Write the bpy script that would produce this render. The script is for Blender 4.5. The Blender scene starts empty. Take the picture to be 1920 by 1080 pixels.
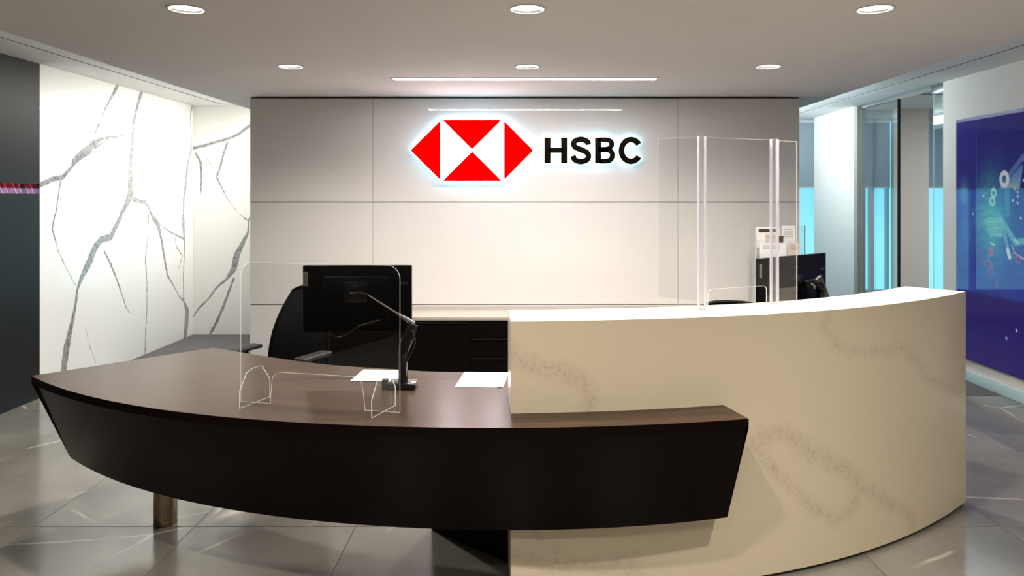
import bpy, bmesh, math, random
import numpy as np
from mathutils import Vector, Matrix
from mathutils.geometry import tessellate_polygon
random.seed(4)
PI = math.pi
scene = bpy.context.scene
C = scene.collection

# ------------------------------------------------------------------ camera
F = 1387.0; PX, PY, EYE = 989.0, 369.0, 1.65
cam_d = bpy.data.cameras.new('camera')
cam = bpy.data.objects.new('camera', cam_d); C.objects.link(cam)
cam.location = (0, 0, EYE); cam.rotation_euler = (PI/2, 0, 0)
cam_d.sensor_width = 36; cam_d.lens = F/1920*36
cam_d.shift_x = -(PX-960)/1920; cam_d.shift_y = -(540-PY)/1920
cam_d.clip_start = .05; cam_d.clip_end = 200
scene.camera = cam

# ------------------------------------------------------------------ colour management
vs = scene.view_settings
scene.display_settings.display_device = 'sRGB'
vs.view_transform = 'Standard'; vs.look = 'None'; vs.exposure = 0.60; vs.gamma = 1.0
vs.use_curve_mapping = False
try:
    scene.cycles.max_bounces = 10; scene.cycles.transparent_max_bounces = 24
    scene.cycles.sample_clamp_indirect = 6.0
    scene.cycles.caustics_reflective = False; scene.cycles.caustics_refractive = False
except Exception: pass

# ------------------------------------------------------------------ world: hazy cyan daylight
W = bpy.data.worlds.new('world'); scene.world = W; W.use_nodes = True
nt = W.node_tree; nt.nodes.clear()
out = nt.nodes.new('ShaderNodeOutputWorld'); bg = nt.nodes.new('ShaderNodeBackground')
tc = nt.nodes.new('ShaderNodeTexCoord'); sx = nt.nodes.new('ShaderNodeSeparateXYZ')
rp = nt.nodes.new('ShaderNodeValToRGB'); mr = nt.nodes.new('ShaderNodeMapRange')
mr.inputs[1].default_value = -.35; mr.inputs[2].default_value = .6
nt.links.new(tc.outputs['Generated'], sx.inputs[0]); nt.links.new(sx.outputs['Z'], mr.inputs[0])
nt.links.new(mr.outputs[0], rp.inputs[0]); nt.links.new(rp.outputs[0], bg.inputs[0]); nt.links.new(bg.outputs[0], out.inputs[0])
cr = rp.color_ramp
cr.elements[0].position = 0; cr.elements[0].color = (.24, .60, .70, 1)
cr.elements[1].position = 1; cr.elements[1].color = (.20, .52, .80, 1)
e = cr.elements.new(.31); e.color = (.24, .66, .78, 1)
e = cr.elements.new(.42); e.color = (.13, .50, .66, 1)
bg.inputs[1].default_value = 1.0

# ------------------------------------------------------------------ main lights (ceiling downlights + linear)
ZC = 2.531                      # main ceiling
ROWS = [5.0, 3.47, 1.93, .40, -1.13]
COLS = [(-1.60), 0.0, 1.63]
WARM = (1.0, .93, .84)
def spot(x, y, e, size=145, blend=.75, z=ZC-.012, col=WARM):
    d = bpy.data.lights.new('downlight_beam', 'SPOT'); d.energy = e; d.spot_size = math.radians(size); d.spot_blend = blend
    d.shadow_soft_size = .045; d.color = col
    o = bpy.data.objects.new('downlight_beam', d); C.objects.link(o); o.location = (x, y, z)
for y in ROWS:
    for x in COLS: spot(x, y, (88 if y > 4 else 94 if y > 3 else 100) if x else (62 if y > 4 else 82), 148 if y > 3 else 122, .75 if y > 3 else .9)
def area(name, loc, rot, sx_, sy_, e, col, spread=180):
    d = bpy.data.lights.new(name, 'AREA'); d.shape = 'RECTANGLE'; d.size = sx_; d.size_y = sy_; d.energy = e; d.color = col; d.spread = math.radians(spread)
    o = bpy.data.objects.new(name, d); C.objects.link(o); o.location = loc; o.rotation_euler = rot
    return o
area('linear_light_beam', (-.02, 5.53, ZC-.004), (0, 0, 0), 1.95, .09, 26, (1, .93, .9))
# added unseen fill lamps on the ceiling risers, brightening the aisle walls and side ceilings
area('aisle_fill_left', (-2.80, 2.9, 2.64), (0, math.radians(44), 0), .12, 13.5, 82, (.97, .98, .96), 105)
area('aisle_fill_right', (2.71, 2.9, 2.64), (0, math.radians(-44), 0), .12, 13.5, 9, (.95, .98, 1), 105)
area('aisle_fill_left_far', (-2.80, 8.3, 2.64), (0, math.radians(44), 0), .12, 3.2, 40, (1, .97, .92), 120)
area('aisle_fill_right_far', (2.71, 8.9, 2.64), (0, math.radians(-50), 0), .12, 2.4, 26, (.80, .95, 1), 140)  # cool fill added in place of daylight on the far right wall
area('aisle_upfill_left', (-2.81, 2.9, 2.60), (0, math.radians(125), 0), .05, 13.5, 16, (1, .97, .9), 170)
area('aisle_upfill_right', (2.72, 2.9, 2.60), (0, math.radians(-125), 0), .05, 13.5, 9, (.85, .96, 1), 170)
area('aisle_upfill_right_far', (2.72, 8.7, 2.60), (0, math.radians(-140), 0), .05, 2.8, 24, (.78, .95, 1), 170)
area('office_light_beam', (5.9, 7.6, 2.83), (0, 0, 0), .6, 1.2, 45, (.95, .98, 1))

# ------------------------------------------------------------------ helpers
def s2l(c):
    r = []
    for v in c:
        v = v/255.0
        r.append(v/12.92 if v <= .04045 else ((v+.055)/1.055)**2.4)
    return r
def rgb(*c): return tuple(s2l(c))+(1.0,)
def mat(name):
    m = bpy.data.materials.new(name); m.use_nodes = True
    return m, m.node_tree, m.node_tree.nodes['Principled BSDF']
def principled(name, col, rough=.5, metal=0, spec=.5, emit=None, es=0, var=0, vscale=8, bump=0, bscale=200, coat=0, stretch=None, ior=None, trans=0):
    m, t, b = mat(name)
    b.inputs['Base Color'].default_value = col; b.inputs['Roughness'].default_value = rough; b.inputs['Metallic'].default_value = metal
    b.inputs['Specular IOR Level'].default_value = spec
    if ior: b.inputs['IOR'].default_value = ior
    if coat: b.inputs['Coat Weight'].default_value = coat; b.inputs['Coat Roughness'].default_value = .03
    if emit: b.inputs['Emission Color'].default_value = emit; b.inputs['Emission Strength'].default_value = es
    if trans: b.inputs['Transmission Weight'].default_value = trans
    co = t.nodes.new('ShaderNodeTexCoord'); mp = t.nodes.new('ShaderNodeMapping'); t.links.new(co.outputs['Object'], mp.inputs[0])
    if stretch: mp.inputs['Scale'].default_value = stretch
    if var:
        n = t.nodes.new('ShaderNodeTexNoise'); n.inputs['Scale'].default_value = vscale; n.inputs['Detail'].default_value = 5
        t.links.new(mp.outputs[0], n.inputs[0])
        mx = t.nodes.new('ShaderNodeMix'); mx.data_type = 'RGBA'
        mx.inputs[6].default_value = tuple(min(1, c*(1-var)) for c in col[:3])+(1,); mx.inputs[7].default_value = tuple(min(1, c*(1+var)) for c in col[:3])+(1,)
        t.links.new(n.outputs[0], mx.inputs[0]); t.links.new(mx.outputs[2], b.inputs['Base Color'])
    if bump:
        n = t.nodes.new('ShaderNodeTexNoise'); n.inputs['Scale'].default_value = bscale; t.links.new(mp.outputs[0], n.inputs[0])
        bp = t.nodes.new('ShaderNodeBump'); bp.inputs['Strength'].default_value = bump; bp.inputs['Distance'].default_value = .002
        t.links.new(n.outputs[0], bp.inputs['Height']); t.links.new(bp.outputs[0], b.inputs['Normal'])
    return m
def clear_mat(name, tint=(1, 1, 1, 1), gloss=1.0, white=0.0, wcol=(.9, .92, .95, 1), ior=1.5, rough=0.0):
    m = bpy.data.materials.new(name); m.use_nodes = True; t = m.node_tree; t.nodes.clear()
    o = t.nodes.new('ShaderNodeOutputMaterial'); tr = t.nodes.new('ShaderNodeBsdfTransparent'); tr.inputs[0].default_value = tint
    g = t.nodes.new('ShaderNodeBsdfGlossy'); g.inputs['Roughness'].default_value = rough; g.inputs[0].default_value = (gloss, gloss, gloss, 1)
    lw_ = t.nodes.new('ShaderNodeLayerWeight'); lw_.inputs[0].default_value = .5       # Schlick reflectance, alike from both sides
    pw = t.nodes.new('ShaderNodeMath'); pw.operation = 'POWER'; pw.inputs[1].default_value = 5; t.links.new(lw_.outputs['Facing'], pw.inputs[0])
    fr = t.nodes.new('ShaderNodeMath'); fr.operation = 'MULTIPLY_ADD'; fr.inputs[1].default_value = .96; fr.inputs[2].default_value = ((ior-1)/(ior+1))**2; t.links.new(pw.outputs[0], fr.inputs[0])
    mx = t.nodes.new('ShaderNodeMixShader'); t.links.new(fr.outputs[0], mx.inputs[0]); t.links.new(tr.outputs[0], mx.inputs[1]); t.links.new(g.outputs[0], mx.inputs[2])
    last = mx
    if white:
        d = t.nodes.new('ShaderNodeBsdfDiffuse'); d.inputs[0].default_value = wcol
        l = t.nodes.new('ShaderNodeBsdfTranslucent'); l.inputs[0].default_value = wcol
        dm = t.nodes.new('ShaderNodeMixShader'); t.links.new(d.outputs[0], dm.inputs[1]); t.links.new(l.outputs[0], dm.inputs[2])
        m2 = t.nodes.new('ShaderNodeMixShader'); m2.inputs[0].default_value = white
        t.links.new(mx.outputs[0], m2.inputs[1]); t.links.new(dm.outputs[0], m2.inputs[2]); last = m2
    t.links.new(last.outputs[0], o.inputs[0])
    return m

def put(name, bm, mats, parent=None, smooth=False):
    me = bpy.data.meshes.new(name); bmesh.ops.recalc_face_normals(bm, faces=bm.faces); bm.to_mesh(me); bm.free()
    if not isinstance(mats, (list, tuple)): mats = [mats]
    for m in mats: me.materials.append(m)
    if smooth:
        for p in me.polygons: p.use_smooth = True
        try: me.set_sharp_from_angle(angle=math.radians(38))
        except Exception: pass
    o = bpy.data.objects.new(name, me); C.objects.link(o)
    if parent: o.parent = parent
    return o
def tag(o, label=None, cat=None, group=None, kind=None):
    if label: o['label'] = label
    if cat: o['category'] = cat
    if group: o['group'] = group
    if kind: o['kind'] = kind
    return o
def thing(name, label, cat, loc=(0, 0, 0), rz=0, group=None):
    o = bpy.data.objects.new(name, None); C.objects.link(o); o.location = loc; o.rotation_euler = (0, 0, rz)
    o.empty_display_size = .1
    return tag(o, label, cat, group)
def box(bm, x0, x1, y0, y1, z0, z1, mi=0, M=None):
    co = [(x0,y0,z0),(x1,y0,z0),(x1,y1,z0),(x0,y1,z0),(x0,y0,z1),(x1,y0,z1),(x1,y1,z1),(x0,y1,z1)]
    v = [bm.verts.new(M @ Vector(c) if M else c) for c in co]
    for f in ((0,3,2,1),(4,5,6,7),(0,1,5,4),(1,2,6,5),(2,3,7,6),(3,0,4,7)):
        fc = bm.faces.new([v[i] for i in f]); fc.material_index = mi
    return v
def bevel(bm, w, seg=2):
    bmesh.ops.bevel(bm, geom=list(bm.edges), offset=w, segments=seg, affect='EDGES', profile=.5)
def boxobj(name, x0, x1, y0, y1, z0, z1, m, parent=None, bev=0, seg=2, M=None):
    bm = bmesh.new(); box(bm, x0, x1, y0, y1, z0, z1, 0, M)
    if bev: bevel(bm, bev, seg)
    return put(name, bm, m, parent, smooth=bool(bev))
def prism(bm, pts, ax, d, mi_face=0, mi_side=0):
    """pts: list of 3D points (planar polygon), extruded by vector d"""
    d = Vector(d); a = [bm.verts.new(p) for p in pts]; b = [bm.verts.new(Vector(p)+d) for p in pts]
    n = len(pts)
    for t3 in tessellate_polygon([[Vector(p) for p in pts]]):
        bm.faces.new([a[i] for i in t3]).material_index = mi_face; bm.faces.new([b[i] for i in t3][::-1]).material_index = mi_face
    for i in range(n):
        f = bm.faces.new((a[i], b[i], b[(i+1) % n], a[(i+1) % n])); f.material_index = mi_side
def tube(bm, pts, r, n=10, cap=True, mi=0):
    pts = [Vector(p) for p in pts]; rs = r if isinstance(r, (list, tuple)) else [r]*len(pts)
    rings = []; up = None
    for i, p in enumerate(pts):
        d = (pts[min(i+1, len(pts)-1)]-pts[max(i-1, 0)]).normalized()
        if up is None:
            up = Vector((0, 0, 1)) if abs(d.z) < .9 else Vector((1, 0, 0))
        s = d.cross(up).normalized(); up = s.cross(d).normalized()
        rings.append([bm.verts.new(p+rs[i]*(math.cos(2*PI*k/n)*s+math.sin(2*PI*k/n)*up)) for k in range(n)])
    for a, b in zip(rings, rings[1:]):
        for k in range(n):
            f = bm.faces.new((a[k], a[(k+1) % n], b[(k+1) % n], b[k])); f.material_index = mi
    if cap:
        bm.faces.new(rings[0][::-1]).material_index = mi; bm.faces.new(rings[-1]).material_index = mi
def lathe(bm, prof, c=(0, 0, 0), n=32, mi=0):
    rings = []
    for r, z in prof:
        if r < 1e-6: rings.append([bm.verts.new((c[0], c[1], c[2]+z))]); continue
        rings.append([bm.verts.new((c[0]+r*math.cos(2*PI*k/n), c[1]+r*math.sin(2*PI*k/n), c[2]+z)) for k in range(n)])
    for a, b in zip(rings, rings[1:]):
        for k in range(n):
            k2 = (k+1) % n
            if len(a) == 1 and len(b) == 1: continue
            if len(a) == 1: f = bm.faces.new((a[0], b[k2], b[k]))
            elif len(b) == 1: f = bm.faces.new((a[k], a[k2], b[0]))
            else: f = bm.faces.new((a[k], a[k2], b[k2], b[k]))
            f.material_index = mi
def smoothpath(pts, n=8):
    pts = [Vector(p) for p in pts]; out = []
    for i in range(len(pts)-1):
        p0 = pts[max(i-1, 0)]; p1 = pts[i]; p2 = pts[i+1]; p3 = pts[min(i+2, len(pts)-1)]
        for k in range(n):
            t = k/n
            out.append(.5*((2*p1)+(p2-p0)*t+(2*p0-5*p1+4*p2-p3)*t*t+(3*p1-p0-3*p2+p3)*t**3))
    out.append(pts[-1]); return out
def attr_grid(name, U, V, pos, attrs, m, parent=None, colors=None):
    """a fine grid surface; attrs: {name: array(len(U),len(V))} stored per vertex"""
    nu, nv = len(U), len(V); uu, vv = np.meshgrid(U, V, indexing='ij')
    co = pos(uu, vv).reshape(-1, 3)
    idx = np.arange(nu*nv).reshape(nu, nv)
    q = np.stack([idx[:-1, :-1], idx[1:, :-1], idx[1:, 1:], idx[:-1, 1:]], -1).reshape(-1, 4)
    me = bpy.data.meshes.new(name); me.vertices.add(len(co)); me.vertices.foreach_set('co', co.ravel().astype(np.float32))
    me.loops.add(q.size); me.loops.foreach_set('vertex_index', q.ravel().astype(np.int32))
    me.polygons.add(len(q)); me.polygons.foreach_set('loop_start', np.arange(0, q.size, 4, dtype=np.int32))
    me.polygons.foreach_set('use_smooth', np.ones(len(q), dtype=bool))
    me.update(calc_edges=True)
    for k, a in attrs.items():
        at = me.attributes.new(k, 'FLOAT', 'POINT'); at.data.foreach_set('value', a.ravel().astype(np.float32))
    if colors is not None:
        at = me.attributes.new('col', 'FLOAT_COLOR', 'POINT')
        at.data.foreach_set('color', np.concatenate([colors.reshape(-1, 3), np.ones((nu*nv, 1))], 1).ravel().astype(np.float32))
    me.materials.append(m)
    o = bpy.data.objects.new(name, me); C.objects.link(o)
    if parent: o.parent = parent
    return o
def vein_field(uu, vv, veins):
    """signed distance to a set of tapering polylines [(u,v,halfwidth),...]; also the line strength"""
    d = np.full(uu.shape, 9.0)
    for v in veins:
        for (x0, y0, w0), (x1, y1, w1) in zip(v, v[1:]):
            dx, dy = x1-x0, y1-y0; L = dx*dx+dy*dy+1e-12
            t = np.clip(((uu-x0)*dx+(vv-y0)*dy)/L, 0, 1)
            dd = np.hypot(uu-x0-t*dx, vv-y0-t*dy)-(w0+(w1-w0)*t)
            d = np.minimum(d, dd)
    return d

# ------------------------------------------------------------------ materials
M = {}
M['ceiling'] = principled('ceiling_paint', rgb(223, 221, 221), .9, var=.02, vscale=2)
M['ceiling_side'] = principled('side_ceiling_paint', rgb(232, 232, 230), .9, var=.01)
M['wall_paint'] = principled('wall_paint', rgb(214, 208, 202), .85, var=.02, bump=.05, bscale=150)
M['black_gap'] = principled('dark_gap', rgb(20, 20, 20), .9)
M['grey_gap'] = principled('joint_metal', rgb(105, 95, 85), .35, metal=.6)
M['panel_glass'] = principled('back_painted_glass', rgb(211, 209, 206), .35, spec=0.0, coat=1, var=.01)
M['panel_glass'].node_tree.nodes['Principled BSDF'].inputs['Coat Roughness'].default_value = .01
M['dark_panel'] = principled('dark_bronze_panel', rgb(24, 20, 17), .40, spec=.5, coat=0, var=.12, vscale=4, stretch=(8, 8, .4))
M['dark_panel'].node_tree.nodes['Principled BSDF'].inputs['Coat Roughness'].default_value = .22
M['grout'] = principled('grout', rgb(75, 70, 66), .9)
M['baseboard'] = principled('baseboard_paint', rgb(185, 205, 208), .4)
M['steel'] = principled('brushed_steel', rgb(176, 158, 130), .22, metal=1, var=.05, vscale=30, stretch=(1, 1, .05))
M['chrome'] = principled('chrome', rgb(220, 222, 225), .12, metal=1)
M['black_plastic'] = principled('black_plastic', rgb(5, 5, 6), .4, spec=.1, var=.1)
M['black_gloss'] = principled('black_gloss', rgb(8, 8, 9), .12, coat=.5)
M['black_metal'] = principled('black_metal', rgb(16, 16, 17), .25, metal=.3)
M['mesh_fabric'] = principled('black_mesh_fabric', rgb(6, 6, 7), .9, spec=.15, bump=.4, bscale=900)
M['fabric'] = principled('black_seat_fabric', rgb(8, 8, 9), .9, spec=.15, bump=.4, bscale=600)
M['grey_pad'] = principled('grey_pad', rgb(34, 34, 36), .5, spec=.3)
M['tag_grey'] = principled('badge_grey', rgb(120, 120, 112), .4)
M['tag_text'] = principled('badge_text', rgb(20, 20, 20), .5)
M['paper'] = principled('paper', rgb(245, 243, 240), .7, var=.01)
M['paper_print'] = principled('printed_grey', rgb(150, 140, 135), .7)
M['paper_dark'] = principled('printed_dark', rgb(55, 40, 38), .6)
M['paper_tone'] = principled('cream_paper', rgb(222, 206, 196), .7)
M['credenza'] = principled('espresso_veneer', rgb(6, 4, 3), .45, spec=.08, var=.2, vscale=20, stretch=(1, 1, .1))
M['credenza_line'] = principled('espresso_edge', rgb(24, 21, 19), .4, spec=.2)
M['credenza_top'] = principled('taupe_stone_top', rgb(165, 156, 145), .18, var=.05, vscale=12)
M['acrylic'] = clear_mat('clear_acrylic', (.985, .99, .99, 1), 1.0, 0)
M['acrylic_edge'] = clear_mat('acrylic_edge', (1, 1, 1, 1), 1.0, .92, (1, .99, .97, 1))
M['post_clear'] = clear_mat('clear_corner_post', (.97, .97, .99, 1), 1.0, .10, (.9, .9, .95, 1))
M['post_edge'] = clear_mat('corner_post_edge', (.95, .95, .98, 1), 1.0, .6, (.96, .96, 1, 1))
M['glass'] = clear_mat('window_glass', (.97, .99, .99, 1), 1.0, 0)
M['office_glass'] = clear_mat('partition_glass', (.94, .985, .98, 1), 1.0, 0)
M['glass_edge'] = clear_mat('polished_glass_edge', (.8, .95, .93, 1), 1.0, .6, (.75, .88, .87, 1))
M['mullion'] = principled('window_frame_paint', rgb(175, 185, 190), .5, var=.02)
M['jamb'] = principled('partition_jamb', rgb(140, 138, 134), .5)
M['red'] = principled('sign_red_acrylic', rgb(150, 0, 0), .5, spec=0, emit=(1, 0, 0, 1), es=1.1)
M['sign_white'] = principled('sign_white_acrylic', rgb(250, 250, 250), .3, emit=(1, .96, 1, 1), es=8.0)
M['sign_halo'] = principled('sign_halo_light', rgb(240, 250, 255), .5, emit=(.40, .76, 1, 1), es=8.5)
M['letter'] = principled('bronze_black_metal', rgb(64, 52, 38), .16, metal=1)
M['lamp'] = principled('lamp_glow', rgb(255, 255, 255), .5, emit=(1, .97, .92, 1), es=5.0)
M['lamp_bar'] = principled('linear_lamp_glow', rgb(255, 255, 255), .5, emit=(1, .97, .97, 1), es=9.0)
M['trim_white'] = principled('lamp_trim', rgb(205, 200, 195), .5)
M['reflector'] = principled('lamp_reflector', rgb(225, 222, 218), .2, metal=.8)
M['lamp_frame'] = principled('linear_lamp_frame', rgb(215, 212, 210), .5)

# shade cloth: lets a little daylight through
m = bpy.data.materials.new('roller_shade_cloth'); m.use_nodes = True; t = m.node_tree; t.nodes.clear()
o_ = t.nodes.new('ShaderNodeOutputMaterial'); d_ = t.nodes.new('ShaderNodeBsdfDiffuse'); d_.inputs[0].default_value = rgb(190, 195, 200)
l_ = t.nodes.new('ShaderNodeBsdfTranslucent'); l_.inputs[0].default_value = rgb(190, 196, 204)
x_ = t.nodes.new('ShaderNodeMixShader'); x_.inputs[0].default_value = .6
t.links.new(d_.outputs[0], x_.inputs[1]); t.links.new(l_.outputs[0], x_.inputs[2]); t.links.new(x_.outputs[0], o_.inputs[0])
M['shade'] = m

# floor tile marble: veins, clouding, differs from tile to tile
def tile_material():
    m, t, b = mat('grey_marble_tile'); L = t.links.new; N = t.nodes.new
    co = N('ShaderNodeTexCoord'); oi = N('ShaderNodeObjectInfo'); ad = N('ShaderNodeVectorMath'); ad.operation = 'MULTIPLY_ADD'
    geo = N('ShaderNodeNewGeometry')
    cb = N('ShaderNodeCombineXYZ'); 
    for i in range(3): L(oi.outputs['Random'], cb.inputs[i])
    ad.inputs[1].default_value = (37, 53, 11); L(cb.outputs[0], ad.inputs[0]); L(geo.outputs['Position'], ad.inputs[2])
    n1 = N('ShaderNodeTexNoise'); n1.inputs['Scale'].default_value = 1.6; n1.inputs['Detail'].default_value = 6; L(ad.outputs[0], n1.inputs[0])
    r1 = N('ShaderNodeValToRGB'); r1.color_ramp.elements[0].position = .3; r1.color_ramp.elements[0].color = rgb(100, 97, 91)
    r1.color_ramp.elements[1].position = .72; r1.color_ramp.elements[1].color = rgb(131, 127, 118); L(n1.outputs[0], r1.inputs[0])
    # warped straight-ish veins
    wn = N('ShaderNodeTexNoise'); wn.inputs['Scale'].default_value = 1.1; wn.inputs['Detail'].default_value = 3; L(ad.outputs[0], wn.inputs[0])
    wv = N('ShaderNodeVectorMath'); wv.operation = 'SCALE'; wv.inputs['Scale'].default_value = .16; L(wn.outputs['Color'], wv.inputs[0])
    wa = N('ShaderNodeVectorMath'); wa.operation = 'ADD'; L(wv.outputs[0], wa.inputs[0]); L(ad.outputs[0], wa.inputs[1])
    vo = N('ShaderNodeTexVoronoi'); vo.feature = 'DISTANCE_TO_EDGE'; vo.inputs['Scale'].default_value = .95; L(wa.outputs[0], vo.inputs[0])
    vr = N('ShaderNodeMapRange'); vr.inputs[1].default_value = .0; vr.inputs[2].default_value = .012; vr.inputs[3].default_value = 1; vr.inputs[4].default_value = 0; L(vo.outputs['Distance'], vr.inputs[0])
    n2 = N('ShaderNodeTexNoise'); n2.inputs['Scale'].default_value = 2.3; n2.inputs['Detail'].default_value = 2; L(ad.outputs[0], n2.inputs[0])
    g = N('ShaderNodeMapRange'); g.inputs[1].default_value = .47; g.inputs[2].default_value = .62; L(n2.outputs[0], g.inputs[0])
    mu = N('ShaderNodeMath'); mu.operation = 'MULTIPLY'; L(vr.outputs[0], mu.inputs[0]); L(g.outputs[0], mu.inputs[1])
    mx = N('ShaderNodeMix'); mx.data_type = 'RGBA'; L(mu.outputs[0], mx.inputs[0]); L(r1.outputs[0], mx.inputs[6]); mx.inputs[7].default_value = rgb(185, 177, 168)
    L(mx.outputs[2], b.inputs['Base Color']); b.inputs['Roughness'].default_value = .16; b.inputs['Specular IOR Level'].default_value = .55
    return m
M['tile'] = tile_material()
M['carpet'] = principled('grey_streaked_carpet', rgb(92, 88, 86), .95, var=.45, vscale=14, stretch=(.35, 3.5, 1), bump=.6, bscale=500)
# dark wood
def wood(name, a, c, rough, spec=.5, stretch=(1.2, 26, 26), sheen=0):
    m, t, b = mat(name); L = t.links.new; N = t.nodes.new
    co = N('ShaderNodeTexCoord'); mp = N('ShaderNodeMapping'); mp.inputs['Scale'].default_value = stretch; L(co.outputs['Object'], mp.inputs[0])
    n = N('ShaderNodeTexNoise'); n.inputs['Scale'].default_value = 2.2; n.inputs['Detail'].default_value = 9; n.inputs['Roughness'].default_value = .65; L(mp.outputs[0], n.inputs[0])
    r = N('ShaderNodeValToRGB'); r.color_ramp.elements[0].position = .3; r.color_ramp.elements[0].color = a; r.color_ramp.elements[1].position = .75; r.color_ramp.elements[1].color = c
    L(n.outputs[0], r.inputs[0]); L(r.outputs[0], b.inputs['Base Color'])
    bp = N('ShaderNodeBump'); bp.inputs['Strength'].default_value = .06; bp.inputs['Distance'].default_value = .001; L(n.outputs[0], bp.inputs['Height']); L(bp.outputs[0], b.inputs['Normal'])
    b.inputs['Roughness'].default_value = rough; b.inputs['Specular IOR Level'].default_value = spec
    if sheen:       # satin lacquer: a weak clear reflection rising towards grazing view
        b.inputs['Specular IOR Level'].default_value = 0; b.inputs['Roughness'].default_value = 1
        df = N('ShaderNodeBsdfDiffuse'); L(r.outputs[0], df.inputs[0]); L(bp.outputs[0], df.inputs['Normal'])
        gl = N('ShaderNodeBsdfGlossy'); gl.inputs['Roughness'].default_value = rough; gl.inputs[0].default_value = (1, 1, 1, 1)
        lw_ = N('ShaderNodeLayerWeight'); pw = N('ShaderNodeMath'); pw.operation = 'POWER'; pw.inputs[1].default_value = 5; L(lw_.outputs['Facing'], pw.inputs[0])
        fm = N('ShaderNodeMath'); fm.operation = 'MULTIPLY_ADD'; fm.inputs[1].default_value = sheen; fm.inputs[2].default_value = .015; L(pw.outputs[0], fm.inputs[0])
        mx = N('ShaderNodeMixShader'); L(fm.outputs[0], mx.inputs[0]); L(df.outputs[0], mx.inputs[1]); L(gl.outputs[0], mx.inputs[2])
        L(mx.outputs[0], t.nodes['Material Output'].inputs[0])
    return m
M['wood_top'] = wood('walnut_desktop', rgb(50, 37, 28), rgb(72, 55, 42), .24, .28, sheen=.48)
M['wood_dark'] = wood('espresso_fascia', rgb(12, 4, 2), rgb(17, 7, 4), .28, .10)
# veined white marble, veins stored as a distance field on the slab
def marble(name, base, vein, dark, lo, hi, ns, namp, soft, strength=1.0, rough=.05, blotch=0, coat=0.6):
    m, t, b = mat(name); L = t.links.new; N = t.nodes.new
    at = N('ShaderNodeAttribute'); at.attribute_name = 'vein'
    geo = N('ShaderNodeNewGeometry')
    n = N('ShaderNodeTexNoise'); n.inputs['Scale'].default_value = ns; n.inputs['Detail'].default_value = 7; n.inputs['Roughness'].default_value = .62; L(geo.outputs['Position'], n.inputs[0])
    s = N('ShaderNodeMath'); s.operation = 'SUBTRACT'; s.inputs[1].default_value = .5; L(n.outputs[0], s.inputs[0])
    ma = N('ShaderNodeMath'); ma.operation = 'MULTIPLY_ADD'; ma.inputs[1].default_value = namp; L(s.outputs[0], ma.inputs[0]); L(at.outputs['Fac'], ma.inputs[2])
    mr = N('ShaderNodeMapRange'); mr.inputs[1].default_value = lo; mr.inputs[2].default_value = hi; mr.inputs[3].default_value = strength; mr.inputs[4].default_value = 0; L(ma.outputs[0], mr.inputs[0])
    # inner texture of the vein: dark rims and wisps
    n2 = N('ShaderNodeTexNoise'); n2.inputs['Scale'].default_value = ns*2.2; n2.inputs['Detail'].default_value = 6; n2.inputs['Distortion'].default_value = 1.2; L(geo.outputs['Position'], n2.inputs[0])
    r2 = N('ShaderNodeMapRange'); r2.inputs[1].default_value = .40; r2.inputs[2].default_value = .62; L(n2.outputs[0], r2.inputs[0])
    vc = N('ShaderNodeMix'); vc.data_type = 'RGBA'; L(r2.outputs[0], vc.inputs[0]); vc.inputs[6].default_value = vein; vc.inputs[7].default_value = dark
    fac = mr.outputs[0]
    if blotch:
        n3 = N('ShaderNodeTexNoise'); n3.inputs['Scale'].default_value = blotch; n3.inputs['Detail'].default_value = 8; n3.inputs['Roughness'].default_value = .7; n3.inputs['Distortion'].default_value = .8; L(geo.outputs['Position'], n3.inputs[0])
        r3 = N('ShaderNodeMapRange'); r3.inputs[1].default_value = .42; r3.inputs[2].default_value = .6; r3.inputs[3].default_value = .25; L(n3.outputs[0], r3.inputs[0])
        mm = N('ShaderNodeMath'); mm.operation = 'MULTIPLY'; L(mr.outputs[0], mm.inputs[0]); L(r3.outputs[0], mm.inputs[1]); fac = mm.outputs[0]
    mx = N('ShaderNodeMix'); mx.data_type = 'RGBA'; L(fac, mx.inputs[0]); mx.inputs[6].default_value = base; L(vc.outputs[2], mx.inputs[7])
    L(mx.outputs[2], b.inputs['Base Color']); b.inputs['Roughness'].default_value = .3; b.inputs['Specular IOR Level'].default_value = .2
    b.inputs['Coat Weight'].default_value = coat; b.inputs['Coat Roughness'].default_value = rough
    return m
M['marble_wall'] = marble('white_grey_veined_marble', rgb(240, 239, 234), rgb(162, 162, 160), rgb(114, 114, 115), -.003, .003, 14, .022, .004, coat=1.0, rough=.01)
M['marble_counter'] = marble('cream_quartz', rgb(226, 211, 184), rgb(192, 170, 150), rgb(166, 144, 126), -.02, .03, 16, .10, .01, strength=.5, blotch=60, rough=.12, coat=.25)
# colour read from the mesh (flat prints)
def print_mat(name, rough=.05, ior=1.5, coat=1):
    m, t, b = mat(name); at = t.nodes.new('ShaderNodeAttribute'); at.attribute_name = 'col'; t.links.new(at.outputs['Color'], b.inputs['Base Color'])
    b.inputs['Roughness'].default_value = .5; b.inputs['Specular IOR Level'].default_value = 0; b.inputs['Coat Weight'].default_value = coat; b.inputs['Coat Roughness'].default_value = rough; b.inputs['Coat IOR'].default_value = ior
    return m
M['art_print'] = print_mat('gloss_art_print', .015, 1.75)
M['band_print'] = print_mat('striped_band_print', .2, 1.4, .3)

# ================================================================== SETTING
XL, XR, YB, YF = -4.0, 3.95, -4.3, 10.2
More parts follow.
